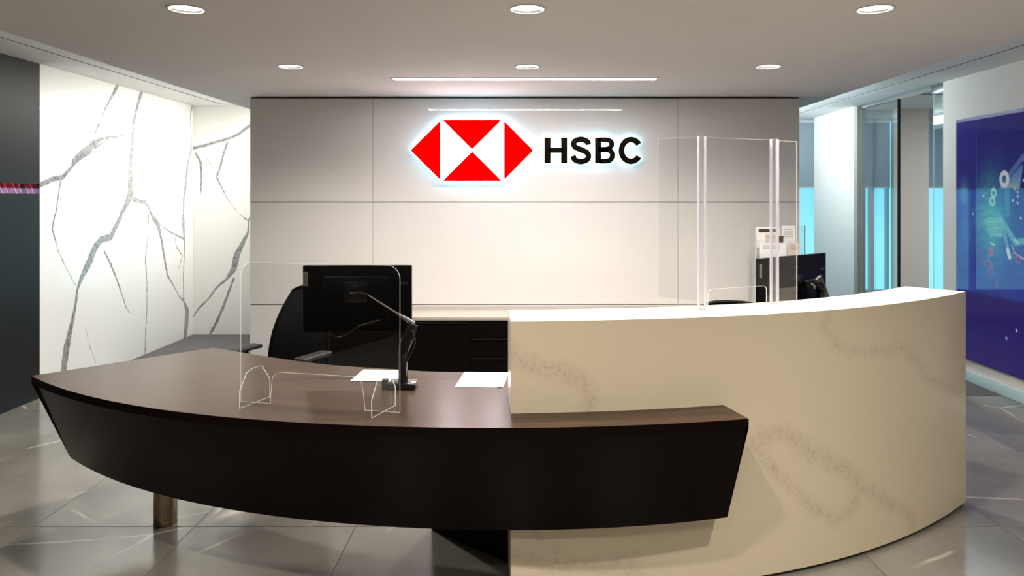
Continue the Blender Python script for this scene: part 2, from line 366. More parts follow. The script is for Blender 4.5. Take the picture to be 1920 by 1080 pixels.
# ---- floor: grout bed, marble tiles with open joints, carpet beyond
fl = boxobj('floor', XL-.1, 7.6, YB-.1, YF+.3, -.06, -.003, M['grout'])
tag(fl, 'polished grey marble tile floor with thin white veins', kind='structure')
TW, TL, X0, Y0, YC = .807, 1.44, -.859, 3.70, 6.13
shared = {}
xi = [X0+TW*k for k in range(-5, 8)]
ys = [Y0+TL*k for k in range(-6, 3)]
for a in xi:
    for b in ys:
        x0, x1, y0, y1 = max(a, XL), min(a+TW, XR), max(b, YB), min(b+TL, YC)
        if x1-x0 < .03 or y1-y0 < .03: continue
        w, l = round(x1-x0, 4), round(y1-y0, 4)
        if (w, l) not in shared:
            bm = bmesh.new(); box(bm, .0012, w-.0012, .0012, l-.0012, -.002, 0)
            me = bpy.data.meshes.new('tile')
            top = [e for e in bm.edges if all(v.co.z > -.0001 for v in e.verts)]
            bmesh.ops.bevel(bm, geom=top, offset=.0012, segments=1, affect='EDGES')
            bmesh.ops.recalc_face_normals(bm, faces=bm.faces); bm.to_mesh(me); bm.free(); me.materials.append(M['tile']); shared[(w, l)] = me
        o = bpy.data.objects.new('tile', shared[(w, l)]); C.objects.link(o); o.location = (x0, y0, 0); o.parent = fl
boxobj('carpet', XL, 7.5, YC+.004, YF, -.002, .002, M['carpet'], fl)

# ---- main ceiling with round cut-outs and a slot for the linear light
XCL, XCR = -2.79, 2.70
ZS = 2.74
HOLE = .083
SLOT = (-1.005, .965, 5.475, 5.585)
bm = bmesh.new()
xc = sorted([XCL, XCR]+[c+s*.13 for c in COLS for s in (-1, 1)])
yc = sorted([YB, YF]+[r+s*.13 for r in ROWS for s in (-1, 1)])
def quad(bm, x0, x1, y0, y1, z):
    return bm.faces.new([bm.verts.new(p) for p in ((x0,y0,z),(x0,y1,z),(x1,y1,z),(x1,y0,z))])
for i in range(len(xc)-1):
    for j in range(len(yc)-1):
        x0, x1, y0, y1 = xc[i], xc[i+1], yc[j], yc[j+1]
        hit = [(c, r) for c in COLS for r in ROWS if abs((x0+x1)/2-c) < .01 and abs((y0+y1)/2-r) < .01]
        if hit:
            c, r = hit[0]; n = 32; ring = []; outr = []
            for k in range(n):
                a = 2*PI*k/n+PI/4; ca, sa = math.cos(a), math.sin(a); s = .13/max(abs(ca), abs(sa))
                ring.append(bm.verts.new((c+HOLE*ca, r+HOLE*sa, ZC))); outr.append(bm.verts.new((c+s*ca, r+s*sa, ZC)))
            for k in range(n): bm.faces.new((ring[k], ring[(k+1) % n], outr[(k+1) % n], outr[k]))
        elif y0 < 5.5 < y1: pass
        else: quad(bm, x0, x1, y0, y1, ZC)
ylo, yhi = ROWS[0]+.13, YF
quad(bm, XCL, XCR, ylo, SLOT[2], ZC); quad(bm, XCL, XCR, SLOT[3], yhi, ZC)
quad(bm, XCL, SLOT[0], SLOT[2], SLOT[3], ZC); quad(bm, SLOT[1], XCR, SLOT[2], SLOT[3], ZC)
for a, b in (((XCL, YB), (XCL, YF)), ((XCR, YB), (XCR, YF))):       # risers up to the side ceilings
    bm.faces.new([bm.verts.new(p) for p in ((a[0], a[1], ZC), (b[0], b[1], ZC), (b[0], b[1], 3.0), (a[0], a[1], 3.0))])
ce = put('ceiling', bm, M['ceiling']); tag(ce, 'smooth taupe white dropped ceiling over the reception', kind='structure')
# side ceilings, split by the thin air slot
sl = .020
cs = bpy.data.objects.new('ceiling_side_aisles', None); C.objects.link(cs); tag(cs, 'raised pale ceilings along both side walls with a thin dark slot', kind='structure')
for (a, b, y0, y1) in ((XL-.1, -3.615, YB, YF), (-3.615+sl, XCL-.0, YB, YF), (XCR, 3.575-sl, YB, YF), (3.575, XR+.1, YB, YF)):
    boxobj('ceiling_board', a, b, y0, y1, ZS, ZS+.02, M['ceiling_side'], cs)
boxobj('ceiling_board', -3.615, -3.615+sl, 8.69, YF, ZS, ZS+.02, M['ceiling_side'], cs)
boxobj('air_slot', -3.6145, -3.5955, YB, 8.689, ZS+.001, ZS+.019, M['black_gap'], cs)
boxobj('air_slot', 3.5555, 3.5745, YB, YF, ZS+.001, ZS+.019, M['black_gap'], cs)
boxobj('roof_deck', XL-.2, 7.6, YB-.2, YF+.3, 3.0, 3.1, M['black_gap'], cs)

# ---- left wall: plaster wall, dark panels, veined marble slab
wl = boxobj('wall_left', XL-.12, XL-.012, YB, YF, 0, 3.0, M['wall_paint']); tag(wl, 'left wall with dark bronze panels then white veined marble', kind='structure')
YM = 6.068
for a, b in ((YB, -1.9), (-1.897, .75), (.753, 3.4), (3.403, YM-.006)):
    boxobj('dark_panel', XL-.012, XL+.004, a, b, 0, ZS, M['dark_panel'], wl, bev=.001, seg=1)
def c1(x, y): return x/3.375, 80+y/3.375
def c2(x, y): return x/3.375, 400+y/3.375
def lw(pts):    # slab coordinates (distance along the wall, height) of a vein on the left wall
    r = []
    for f, x, y, w in pts:
        px, py = f(x, y); Y = 4.0*F/(PX-px); r.append((Y, EYE-(py-PY)/F*Y, w/640))
    return r
A, B = c1, c2
veins_left = [lw(p) for p in (
 [(A,895,310,18),(A,870,400,15),(A,845,500,15),(A,840,600,18),(A,825,750,22),(A,825,850,28),(A,825,960,34),(A,800,1020,24),(A,770,1080,18),(B,765,20,18),(B,730,90,20),(B,700,150,22),(B,640,165,20),(B,600,220,26),(B,560,320,28),(B,520,400,18),(B,490,480,10),(B,480,560,12),(B,465,650,14),(B,440,760,22),(B,420,860,28),(B,400,1010,24)],
 [(A,745,265,12),(A,735,290,14),(A,690,370,8),(A,660,430,8),(A,640,480,12),(A,615,540,7),(A,600,580,4),(A,590,620,3)],
 [(A,820,570,3),(A,740,600,7),(A,700,595,5),(A,640,610,8),(A,590,640,22),(A,560,680,28),(A,520,705,26),(A,470,750,20),(A,455,785,10),(A,400,850,14),(A,330,865,14),(A,255,900,14)],
 [(A,700,595,4),(A,640,640,5),(A,600,665,8)],
 [(A,385,870,8),(A,370,960,6),(A,355,1070,5),(B,345,20,5),(B,330,100,6),(B,370,240,4),(B,415,340,3),(B,480,460,3)],
 [(A,850,990,20),(A,890,1010,12),(A,915,1005,16),(A,940,1040,12),(A,955,1080,10),(B,970,30,18),(B,1000,70,22),(B,1020,160,12),(B,1040,280,14),(B,1060,395,10),(B,1100,460,5),(B,1130,520,5),(B,1165,560,10),(B,1185,620,30),(B,1180,700,32),(B,1170,790,22)],
 [(B,1010,70,5),(B,1080,120,6),(B,1160,160,8)], [(B,1105,150,5),(B,1120,220,5),(B,1155,270,5),(B,1130,350,3)],
 [(A,1215,405,8),(A,1203,470,5),(A,1210,560,5),(A,1210,680,12),(A,1185,780,16),(A,1175,900,18),(A,1162,1000,16),(A,1160,1080,12),(B,1160,60,20),(B,1168,200,8),(B,1160,400,6),(B,1162,560,10)],
 [(B,940,10,5),(B,935,150,4),(B,920,280,7),(B,930,450,5),(B,930,600,5),(B,920,760,5),(B,918,890,5)],
 [(B,660,240,7),(B,700,320,9),(B,740,420,7),(B,780,540,5),(B,800,600,4),(B,820,630,4)],
 [(B,540,720,2),(B,570,850,2),(B,610,950,2)], [(A,760,310,1),(A,810,460,1)], [(A,842,320,1),(A,830,420,1)],
)]
rng = np.random.RandomState(3)
U = np.arange(YM, 8.8501, .0085); V = np.arange(0, ZS+.008, .0085)
uu, vv = np.meshgrid(U, V, indexing='ij')
attr_grid('marble_slab', U, V, lambda u, v: np.stack([np.full(u.shape, XL), u, v], -1), {'vein': vein_field(uu, vv, veins_left)}, M['marble_wall'], wl)
# return wall at the end of the aisle
YR = 8.85; XE = -2.96
wb = boxobj('wall_back', XL-.01, XE, YR+.001, YF, 0, ZS, M['wall_paint']); tag(wb, 'white marble clad wall end behind the desk, left of the glass panelled wall', kind='structure')
def bw(pts):
    r = []
    for f, x, y, w in pts:
        px, py = f(x, y); r.append(((px-PX)/F*YR, EYE-(py-PY)/F*YR, w/3.375/2/157))
    return r
veins_back = [bw(p) for p in (
 [(A,1640,490,24),(A,1575,530,22),(A,1510,580,16),(A,1440,610,18),(A,1380,625,16),(A,1300,650,18),(A,1215,670,20)],
 [(A,1440,630,14),(A,1415,700,14),(A,1390,800,12),(A,1370,850,12),(A,1400,910,8),(A,1440,990,6),(A,1510,1080,4),(B,1560,40,8)],
 [(A,1240,700,12),(A,1270,760,16),(A,1275,850,12),(A,1270,970,5)], [(A,1280,700,4),(A,1340,780,4),(A,1380,840,4)],
 [(A,1535,590,2),(A,1500,720,2),(A,1460,820,2)],
 [(B,1640,-40,8),(B,1575,40,10),(B,1570,120,14),(B,1530,200,30),(B,1500,260,38),(B,1480,350,38),(B,1440,410,18),(B,1370,470,12),(B,1320,540,10),(B,1260,600,8),(B,1218,660,6)],
 [(B,1480,410,14),(B,1450,490,14),(B,1410,600,16),(B,1370,690,18),(B,1330,765,16)],
)]
U = np.arange(XL, XE+.001, .0085); uu, vv = np.meshgrid(U, V, indexing='ij')
attr_grid('marble_slab', U, V, lambda u, v: np.stack([u, np.full(u.shape, YR), v], -1), {'vein': vein_field(uu, vv, veins_back)}, M['marble_wall'], wb)

# ---- feature wall of back-painted glass panels
YW = 6.5; WX0, WX1 = -2.437, 2.39
wf = boxobj('wall_feature', WX0, WX1, YW+.012, YW+.32, 0, ZC-.008, M['grey_gap']); tag(wf, 'freestanding wall of cream back-painted glass panels behind reception', kind='structure')
xs = [WX0, -1.359, 1.322, WX1]; zs = [.10, .703, 1.603, ZC-.014]
for i in range(3):
    for j in range(3):
        boxobj('glass_panel', xs[i]+(.0012 if i else 0), xs[i+1]-(.0012 if i < 2 else 0), YW, YW+.0119, zs[j]+.004, zs[j+1]-.004, M['panel_glass'], wf, bev=.0008, seg=1)
boxobj('kick_panel', WX0, WX1, YW+.004, YW+.0119, .0, .10, M['grey_gap'], wf)

# ---- right wall and office beyond
wr = bpy.data.objects.new('wall_right', None); C.objects.link(wr); tag(wr, 'pale right wall with a glass office front beyond', kind='structure')
boxobj('wall_section', XR, XR+.12, YB, 7.03, 0, ZS, M['wall_paint'], wr)
boxobj('wall_section', XR, XR+.12, 8.95, YF, 0, ZS, M['wall_paint'], wr)
bb = boxobj('baseboard_right', XR-.014, XR-.0002, YB, 7.03, .002, .096, M['baseboard'], bev=.002); tag(bb, 'pale blue-grey baseboard along the right wall', kind='structure')
bb = boxobj('baseboard_right', XR-.014, XR-.0002, 8.95, YF-.05, .004, .096, M['baseboard'], bev=.002); tag(bb, 'pale baseboard on the far right wall', kind='structure')
# office shell
of = bpy.data.objects.new('wall_office', None); C.objects.link(of); tag(of, 'grey walls of the office behind the glass front', kind='structure')
boxobj('wall_section', 7.2, 7.32, 5.0, YF, 0, 2.85, M['wall_paint'], of)
boxobj('wall_section', XR+.12, 7.2, 5.0, 5.12, 0, 2.85, M['wall_paint'], of)
boxobj('pier', 5.01, 5.49, 10.12, YF, 0, 2.85, M['wall_paint'], of)
boxobj('ceiling_board', XR+.1005, 7.5, 5.0, YF, 2.85, 2.87, M['ceiling_side'], of)
wbk = boxobj('wall_behind', XL-.1, 7.5, YB-.12, YB, 0, 3.0, M['wall_paint']); tag(wbk, 'plain wall behind the viewer', kind='structure')

# ---- facade: sill wall, panes, mullions, roller shades
fa = boxobj('wall_facade', XL-.1, 7.6, YF, YF+.25, 0, .32, M['wall_paint']); tag(fa, 'low sill wall under the far windows', kind='structure')
hd = boxobj('trim_1', XL-.1, 7.6, YF+.02, YF+.25, 2.70, 3.0, M['mullion']); tag(hd, 'window head under the ceiling', kind='structure')
SH = 1.768
wx = [XL-.1, -3.0, -1.45, .1, 1.65, 3.2, 4.77, 5.005, 5.495, 7.19]
nwin = 0
for i in range(len(wx)-1):
    a, b = wx[i], wx[i+1]
    if b <= -2.95 or abs(a-5.005) < .01: continue
    nwin += 1
    w_ = bpy.data.objects.new('window_%d' % nwin, None); C.objects.link(w_); tag(w_, 'tall far window with a lowered shade over bright sky', kind='structure')
    for x0, x1, z0, z1 in ((a, a+.03, .32, 2.70), (b-.03, b, .32, 2.70), (a+.03, b-.03, .32, .36), (a+.03, b-.03, 2.66, 2.70)):
        boxobj('window_frame', x0, x1, YF+.04, YF+.11, z0, z1, M['mullion'], w_)
    boxobj('pane', a+.03, b-.03, YF+.07, YF+.078, .36, 2.66, M['glass'], w_)
    sh = thing('roller_shade', 'translucent grey roller shade drawn half down, window bay %d' % nwin, 'shade', (a, YF-.0, 0))
    boxobj('cloth', .01, b-a-.01, -.006, -.004, SH+.02, 2.66, M['shade'], sh)
    boxobj('hem_bar', .01, b-a-.01, -.012, .0, SH, SH+.02, M['mullion'], sh, bev=.003)
    bm = bmesh.new(); tube(bm, [(.01, .01, 2.69), (b-a-.01, .01, 2.69)], .028, 12); put('roller', bm, M['mullion'], sh, True)
    sh['label'] = {}.get(nwin, sh['label'])
shade_labels = ['grey roller shade over the window at the far left, behind the glass panelled wall', 'grey roller shade over the second window behind the panelled wall', 'grey roller shade over the middle window behind the panelled wall',
                'grey roller shade over the fourth window behind the panelled wall', 'blue-grey roller shade just right of the panelled wall, carrying on behind the office glass',
                'narrow grey roller shade in the office, directly left of the grey pier', 'grey roller shade in the office, right of the grey pier']
for o in [o for o in C.objects if o.name.startswith('roller_shade')]:
    o['label'] = shade_labels.pop(0) if shade_labels else o['label']

# ---- glass office front: fixed glass, open doorway, narrow sidelight
wg = bpy.data.objects.new('window_9', None); C.objects.link(wg); tag(wg, 'frameless glass office front with an open doorway', kind='structure')
boxobj('jamb', XR, XR+.10, 8.86, 8.949, 0, ZS, M['jamb'], wg)
def pane(name, y0, y1, x=XR+.045, t=.012, z0=.01, z1=2.70):
    bm = bmesh.new(); box(bm, x, x+t, y0, y1, z0, z1)
    for f in bm.faces: f.material_index = 0 if abs(f.calc_center_median().x-(x+t/2)) > t*.4 else 1
    return put(name, bm, [M['office_glass'], M['glass_edge']], wg)
pane('pane', 7.98, 8.858); pane('pane', 7.035, 7.285)
boxobj('header_rail', XR+.03, XR+.07, 7.285, 8.86, 2.70, ZS, M['chrome'], wg)
boxobj('patch_fitting', XR+.035, XR+.067, 7.035, 7.29, 2.66, 2.738, M['chrome'], wg, bev=.003)
boxobj('door_edge', XR+.04, XR+.07, 7.972, 7.979, .01, 2.70, M['black_gap'], wg)
boxobj('ceiling_vent', 4.55, 4.95, 8.6, 8.7, 2.846, 2.8495, M['grey_gap'], of)

# ================================================================== CEILING LIGHTS
names = {(0, 5.0): 'round downlight in the far row, left of the light bar', (1, 5.0): 'round downlight in the far row, directly in front of the light bar', (2, 5.0): 'round downlight in the far row, right of the light bar',
         (0, 3.47): 'large round downlight nearest on the left side of the ceiling', (1, 3.47): 'large round downlight nearest, in the middle of the ceiling', (2, 3.47): 'large round downlight nearest on the right side of the ceiling'}
bm = bmesh.new(); lathe(bm, [(HOLE-.002, .0), (HOLE-.004, -.004), (HOLE+.004, -.004), (HOLE+.006, -.0015), (HOLE+.006, -.0004), (HOLE-.002, 0)]); 
tr0 = put('trim_ring', bm, M['trim_white'], None, True)
bm = bmesh.new(); lathe(bm, [(HOLE-.002, 0), (HOLE-.006, .012)]); rf0 = put('reflector', bm, M['reflector'], None, True)
bm = bmesh.new(); lathe(bm, [(0, .010), (.05, .010), (.0765, .009)]); lp0 = put('lamp', bm, M['lamp'], None, True)
protos = [tr0, rf0, lp0]; first = True
for r in ROWS:
    for ci, c in enumerate(COLS):
        t_ = thing('downlight', names.get((ci, r), 'round recessed downlight out of view, %s side, %s' % (('left', 'middle', 'right')[ci], {1.93: 'just in front of the viewer', .4: 'above the viewer', -1.13: 'behind the viewer'}.get(r))), 'ceiling light', (c, r, ZC), 0, 'recessed downlights' )
        for p in protos:
            q = p if first else p.copy()
            if not first: C.objects.link(q)
            q.parent = t_
        first = False
t_ = thing('linear_light', 'long bright white light bar recessed in the ceiling before the sign wall', 'ceiling light', (0, 0, 0))
boxobj('diffuser', SLOT[0]+.006, SLOT[1]-.006, SLOT[2]+.006, SLOT[3]-.006, ZC+.002, ZC+.008, M['lamp_bar'], t_)
bm = bmesh.new()
x0, x1, y0, y1 = SLOT
for a in ((x0-.012, x1+.012, y0-.012, y0+.004), (x0-.012, x1+.012, y1-.004, y1+.012), (x0-.012, x0+.004, y0+.004, y1-.004), (x1-.004, x1+.012, y0+.004, y1-.004)):
    box(bm, a[0], a[1], a[2], a[3], ZC-.003, ZC+.004)
put('frame', bm, M['lamp_frame'], t_)

# ================================================================== SIGN
def wp(px, py, Y): return ((px-PX)/F*Y, EYE-(py-PY)/F*Y)
sg = thing('hexagon_sign', 'lit red and white hexagon emblem with a pale blue halo on the panelled wall', 'sign', (0, YW, 0))
YS = YW-.06
def sign_poly(name, pts, y0, y1, m, inset=0):
    P = [wp(px, py, YS) for px, py in pts]; cx = sum(p[0] for p in P)/len(P); cz = sum(p[1] for p in P)/len(P)
    if inset: P = [(cx+(x-cx)*(1-inset), cz+(z-cz)*(1-inset)) for x, z in P]
    bm = bmesh.new(); prism(bm, [(x, y0-YW, z) for x, z in P], None, (0, y1-y0, 0)); return put(name, bm, m, sg)
hexa = [(768, 282), (826.5, 223.3), (944, 223.3), (1001.5, 282), (944, 340.8), (826.5, 340.8)]
sign_poly('sign_body', hexa, YS+.0012, YS+.03, principled('sign_return', rgb(225, 228, 232), .4))
sign_poly('white_face', hexa, YS, YS+.001, M['sign_white'])
g = .8
sign_poly('red_triangle', [(769.5, 282), (825.5, 226), (825.5, 338)], YS-.003, YS-.0005, M['red'])
sign_poly('red_triangle', [(1000, 282), (945, 226.5), (945, 337.5)], YS-.003, YS-.0005, M['red'])
sign_poly('red_triangle', [(829.5, 224.6), (941, 224.6), (885.3, 280.4)], YS-.003, YS-.0005, M['red'])
sign_poly('red_triangle', [(829.5, 339.6), (941, 339.6), (885.3, 283.8)], YS-.003, YS-.0005, M['red'])
sign_poly('halo_lamp', hexa, YS+.0305, YS+.036, M['sign_halo'], .05)
ls = thing('letter_sign', 'four dark bronze metal capital letters with a white halo, beside the hexagon emblem', 'sign', (0, YW, 0))
def ribbon(bm, path, w, y0, y1):
    """a flat stroke of width w (picture units of the lettering) along a path, extruded in depth"""
    n = len(path); L_, R_ = [], []
    for i_ in range(n):
        a = Vector(path[max(i_-1, 0)]); b = Vector(path[min(i_+1, n-1)]); d = (b-a).normalized(); nn_ = Vector((-d.y, d.x)); c = Vector(path[i_])
        ww = w[i_] if isinstance(w, (list, tuple)) else w
        for lst, sg_ in ((L_, 1), (R_, -1)):
            q = c+nn_*(sg_*ww/2); x, z = wp(q.x, q.y, YS); lst.append([bm.verts.new((x, yy, z)) for yy in (y0, y1)])
    for i_ in range(n-1):
        for q in ((L_[i_][0], R_[i_][0], R_[i_+1][0], L_[i_+1][0]), (L_[i_][1], L_[i_+1][1], R_[i_+1][1], R_[i_][1]), (L_[i_][0], L_[i_+1][0], L_[i_+1][1], L_[i_][1]), (R_[i_][0], R_[i_][1], R_[i_+1][1], R_[i_+1][0])): bm.faces.new(q)
    for i_ in (0, n-1): bm.faces.new((L_[i_][0], L_[i_][1], R_[i_][1], R_[i_][0]))
def sp(pts, n=7): return [(p.x, p.y) for p in smoothpath([(x, y, 0) for x, y in pts], n)]
cpath = [(1183.2+17.9*math.cos(a), 282.2-20.4*math.sin(a)) for a in [math.radians(34+(326-34)*k/36) for k in range(37)]]
spath = sp([(1103.2, 271.5), (1101, 265.5), (1090, 261.3), (1078.8, 264.3), (1075.6, 270.3), (1079.5, 276.3), (1090, 280.8), (1100, 285.8), (1103.6, 292.5), (1100.2, 299.6), (1089.6, 303), (1078.2, 299.8), (1074.6, 292)])
STROKES = {'H': [([(1026.6, 258.2), (1026.6, 306.2)], 10.4), ([(1057.8, 258.2), (1057.8, 306.2)], 10.4), ([(1030, 281.6), (1055, 281.6)], 8.2)],
           'S': [(spath, 9.4)],
           'B': [([(1121.6, 258.2), (1121.6, 306.2)], 10.4), (sp([(1122, 262.3), (1136, 262.3), (1144.4, 264.6), (1147, 270.6), (1144, 277), (1136, 279.6), (1122, 279.6)]), 8.4),
                 (sp([(1122, 280.6), (1137, 280.6), (1145.4, 283.6), (1148.2, 291), (1145.2, 299), (1137, 302), (1122, 302)]), 8.6)],
           'C': [(cpath, 9.6)]}
for ch, st in STROKES.items():
    bm = bmesh.new()
    for pth, w in st: ribbon(bm, pth, w*1.1, YS-YW, YS-YW+.025)
    l = put('letter', bm, M['letter'], ls)
    bm = bmesh.new()
    for pth, w in st: ribbon(bm, pth, w*.8, YS-YW+.0255, YS-YW+.0285)
    put('halo_lamp', bm, M['sign_halo'], l)

# ================================================================== RECEPTION COUNTER AND DESK
ZD, ZT = .767, 1.142
def floorpt(px, py, Z):
    Y = (EYE-Z)*F/(py-PY); return ((px-PX)/F*Y, Y)
# counter front curve
cf = [(-.068, 3.012), (.467, 3.07), (.94, 3.172), (1.093, 3.217), (1.121, 3.219), (1.489, 3.376), (1.67, 3.462), (1.944, 3.655), (2.339, 3.955), (2.369, 3.985)]
pc = np.polyfit([p[0] for p in cf], [p[1] for p in cf], 3)
def resample(fx, x0, x1, n):
    xs = np.linspace(x0, x1, 400); ys = fx(xs); s = np.concatenate([[0], np.cumsum(np.hypot(np.diff(xs), np.diff(ys)))])
    q = np.linspace(0, s[-1], n); return np.stack([np.interp(q, s, xs), np.interp(q, s, ys)], 1), q
cnt, carc = resample(lambda x: np.polyval(pc, x), -.068, 2.352, 61)
tan = np.gradient(cnt, axis=0); tan /= np.linalg.norm(tan, axis=1)[:, None]; nrm = np.stack([-tan[:, 1], tan[:, 0]], 1)
TH = .31
back = cnt+nrm*TH
# keep the left end square to the wall line
def strip_solid(bm, A_, B_, z0, z1, mi=0):
    n = len(A_); v = [[bm.verts.new((p[0], p[1], z)) for p in P] for P in (A_, B_) for z in (z0, z1)]
    a0, a1, b0, b1 = v
    for i in range(n-1):
        for q in ((a0[i], a0[i+1], a1[i+1], a1[i]), (b0[i+1], b0[i], b1[i], b1[i+1]), (a1[i], a1[i+1], b1[i+1], b1[i]), (a0[i+1], a0[i], b0[i], b0[i+1])):
            bm.faces.new(q).material_index = mi
    for i in (0, n-1): bm.faces.new((a0[i], a1[i], b1[i], b0[i])).material_index = mi
ct = thing('reception_counter', 'tall curved cream stone counter with faint brown veins', 'counter', (0, 0, 0))
def cv(pts, w):   # vein on the counter face: (arc length, height)
    r = []
    for px, py in pts:
        k = (px-PX)/F; X = np.interp(k, cnt[:, 0]/cnt[:, 1], cnt[:, 0]); Y = np.polyval(pc, X)
        s = np.interp(X, cnt[:, 0], carc); r.append((float(s), float(EYE-(py-PY)/F*Y), w))
    return r
cveins = [cv([(940, 655), (958, 668), (985, 680), (1020, 690), (1060, 700), (1090, 715), (1103, 735), (1108, 765)], .026),
          cv([(1549, 585), (1550, 625), (1575, 652), (1620, 662), (1690, 652), (1722, 680), (1740, 710)], .014), cv([(1740, 710), (1800, 735)], .008),
          cv([(1425, 818), (1470, 812), (1520, 850), (1580, 878), (1610, 905)], .028), cv([(1610, 905), (1650, 935), (1700, 960), (1712, 985)], .02),
          cv([(1410, 830), (1440, 870), (1490, 920), (1530, 955), (1570, 975), (1598, 950), (1612, 915)], .02),
          cv([(1003, 995), (1020, 1020), (1050, 1048)], .004), cv([(958, 1035), (1050, 1060), (1130, 1060), (1180, 1045), (1190, 1090)], .02)]
U = np.linspace(0, carc[-1], 230); V = np.linspace(.016, ZT, 100); uu, vv = np.meshgrid(U, V, indexing='ij')
def cpos(u, v):
    x = np.interp(u, carc, cnt[:, 0]); y = np.interp(u, carc, cnt[:, 1]); return np.stack([x, y, v], -1)
attr_grid('front_panel', U, V, cpos, {'vein': vein_field(uu, vv, cveins)}, M['marble_counter'], ct)
inner = cnt+nrm*.0006
M['counter_plain'] = principled('cream_quartz_plain', rgb(236, 226, 208), .25, spec=.5, var=.015, vscale=5)  # lighter than the veined face: the top's stronger lighting is in the colour
bm = bmesh.new(); strip_solid(bm, inner, back, .016, ZT-.0201); put('body', bm, M['counter_plain'], ct)
bm = bmesh.new(); strip_solid(bm, inner, back, ZT-.02, ZT); put('top', bm, M['counter_plain'], ct)
bm = bmesh.new(); strip_solid(bm, cnt+nrm*.02, back-nrm*.02, 0, .0155); put('plinth', bm, M['black_gap'], ct)

# desk
top_px = [(59.5, 704.5), (148, 739), (237, 756), (318.5, 770), (480, 787), (713, 799.6), (813, 801.2), (960, 801.6), (1200, 797.4), (1403.7, 785)]
bot_px = [(131.5, 858), (185, 887), (289, 924), (404, 952), (480, 963), (624, 979), (685, 984), (813, 991.7), (959, 994.8), (1200, 986), (1363.6, 970)]
ZBOT = .33
tp = np.array([floorpt(a, b, ZD) for a, b in top_px]); bp_ = np.array([floorpt(a, b, ZBOT) for a, b in bot_px])
pt = np.polyfit(tp[:, 0], tp[:, 1], 5); pb = np.polyfit(bp_[:, 0], bp_[:, 1], 4)
ft, _ = resample(lambda x: np.polyval(pt, x), tp[0, 0], tp[-1, 0], 65); fb, _ = resample(lambda x: np.polyval(pb, x), bp_[0, 0], bp_[-1, 0], 65)
dk = thing('reception_desk', 'dark walnut boat-shaped reception desk crossing in front of the cream counter', 'desk', (0, 0, 0))
# top slab outline: front curve, end, along counter face, round counter end, behind counter, back curve
endR = (.831, 3.108)
face = [p for p in cnt if p[0] < endR[0]-.005][::-1]; fo = [(p[0], p[1]-.0008) for p in face]
cb_ = [tuple(p) for p, q in zip(back+nrm*.0008, cnt) if q[0] < 1.9]
backpx = [(958, 698), (820, 697), (740, 692.5), (610, 683.3), (503, 669), (440, 658.5), (400, 652)]
bk = [floorpt(a, b, ZD) for a, b in backpx]
bk_s = [(p.x, p.y) for p in smoothpath([(x, y, 0) for x, y in bk], 5)]
far = [tuple(p) for p, q in zip(back+nrm*.62, cnt) if .55 < q[0] < 1.9][::-1]
endfix = (float(np.interp(endR[1], [3.0, 3.2], [.85, .82])), )
outline = [tuple(p) for p in ft]+[(endR[0], float(np.polyval(pc, endR[0]))-.0008)]+fo+[(cnt[0][0]-.0008, cnt[0][1]-.0008), (back[0][0]-.0008, back[0][1]+.0008)]+cb_[1:]+far+bk_s
bm = bmesh.new(); prism(bm, [(x, y, ZD-.035) for x, y in outline], None, (0, 0, .035)); put('desktop', bm, M['wood_top'], dk)
# fascia: slanting panel
tn = np.gradient(ft, axis=0); tn /= np.linalg.norm(tn, axis=1)[:, None]; nn = np.stack([-tn[:, 1], tn[:, 0]], 1)
bm = bmesh.new(); zt = ZD-.0354; k = 65
zt_f = ZD-.001
# outer face starts flush at the top edge of the slab
fo_t = ft+(fb-ft)*0.0-nn*.0006
rows = [(fo_t, ZD), (fb, ZBOT), (fb+nn*.03, ZBOT), (ft+nn*.03+(fb-ft)*(.036/(ZD-ZBOT)), ZD-.036), (ft+(fb-ft)*(.036/(ZD-ZBOT))*0+nn*.0, ZD-.036)]
rows = [(fo_t, ZD-.0005), (fb, ZBOT), (fb+nn*.03, ZBOT), (ft+nn*.03, ZD-.0355), (ft-nn*.0004, ZD-.0355), (ft-nn*.0004, ZD-.0005)]
vr_ = [[bm.verts.new((p[0], p[1], z)) for p in P] for P, z in rows]
for r in range(len(rows)):
    a, b = vr_[r], vr_[(r+1) % len(rows)]
    for i in range(k-1): bm.faces.new((a[i], a[i+1], b[i+1], b[i]))
for i in (0, k-1): bm.faces.new([v[i] for v in vr_])
put('fascia', bm, M['wood_dark'], dk)
# side fascia along the left edge and the short end by the counter
def slant(name, T0, T1, B0, B1, th):
    d = Vector((T1[0]-T0[0], T1[1]-T0[1], 0)).normalized(); n = Vector((-d.y, d.x, 0))*th
    bm = bmesh.new(); prism(bm, [(T0[0], T0[1], ZD-.0362), (T1[0], T1[1], ZD-.0362), (B1[0], B1[1], ZBOT), (B0[0], B0[1], ZBOT)], None, n)
    return put(name, bm, M['wood_dark'], dk)
L0, L1 = ft[0], bk[-1]
slant('side_fascia', (L1[0]-.06, L1[1]-.09), (L0[0]+.045, L0[1]+.05), (fb[0][0]+.05, fb[0][1]+.06), (L1[0]-.05, L1[1]-.25), .025)
yR = float(np.polyval(pc, .80))
slant('end_fascia', (ft[-1][0]-.004, ft[-1][1]+.035), (.838, float(np.polyval(pc, .83))-.004), (.80, yR-.004), (fb[-1][0]-.003, fb[-1][1]+.033), .018)
# brushed steel leg
lx, ly = -1.83, 3.74
bm = bmesh.new(); lathe(bm, [(0, 0), (.055, 0), (.055, .004), (.055, ZD-.036), (0, ZD-.036)], (lx, ly, 0), 36); put('leg', bm, M['steel'], dk, True)
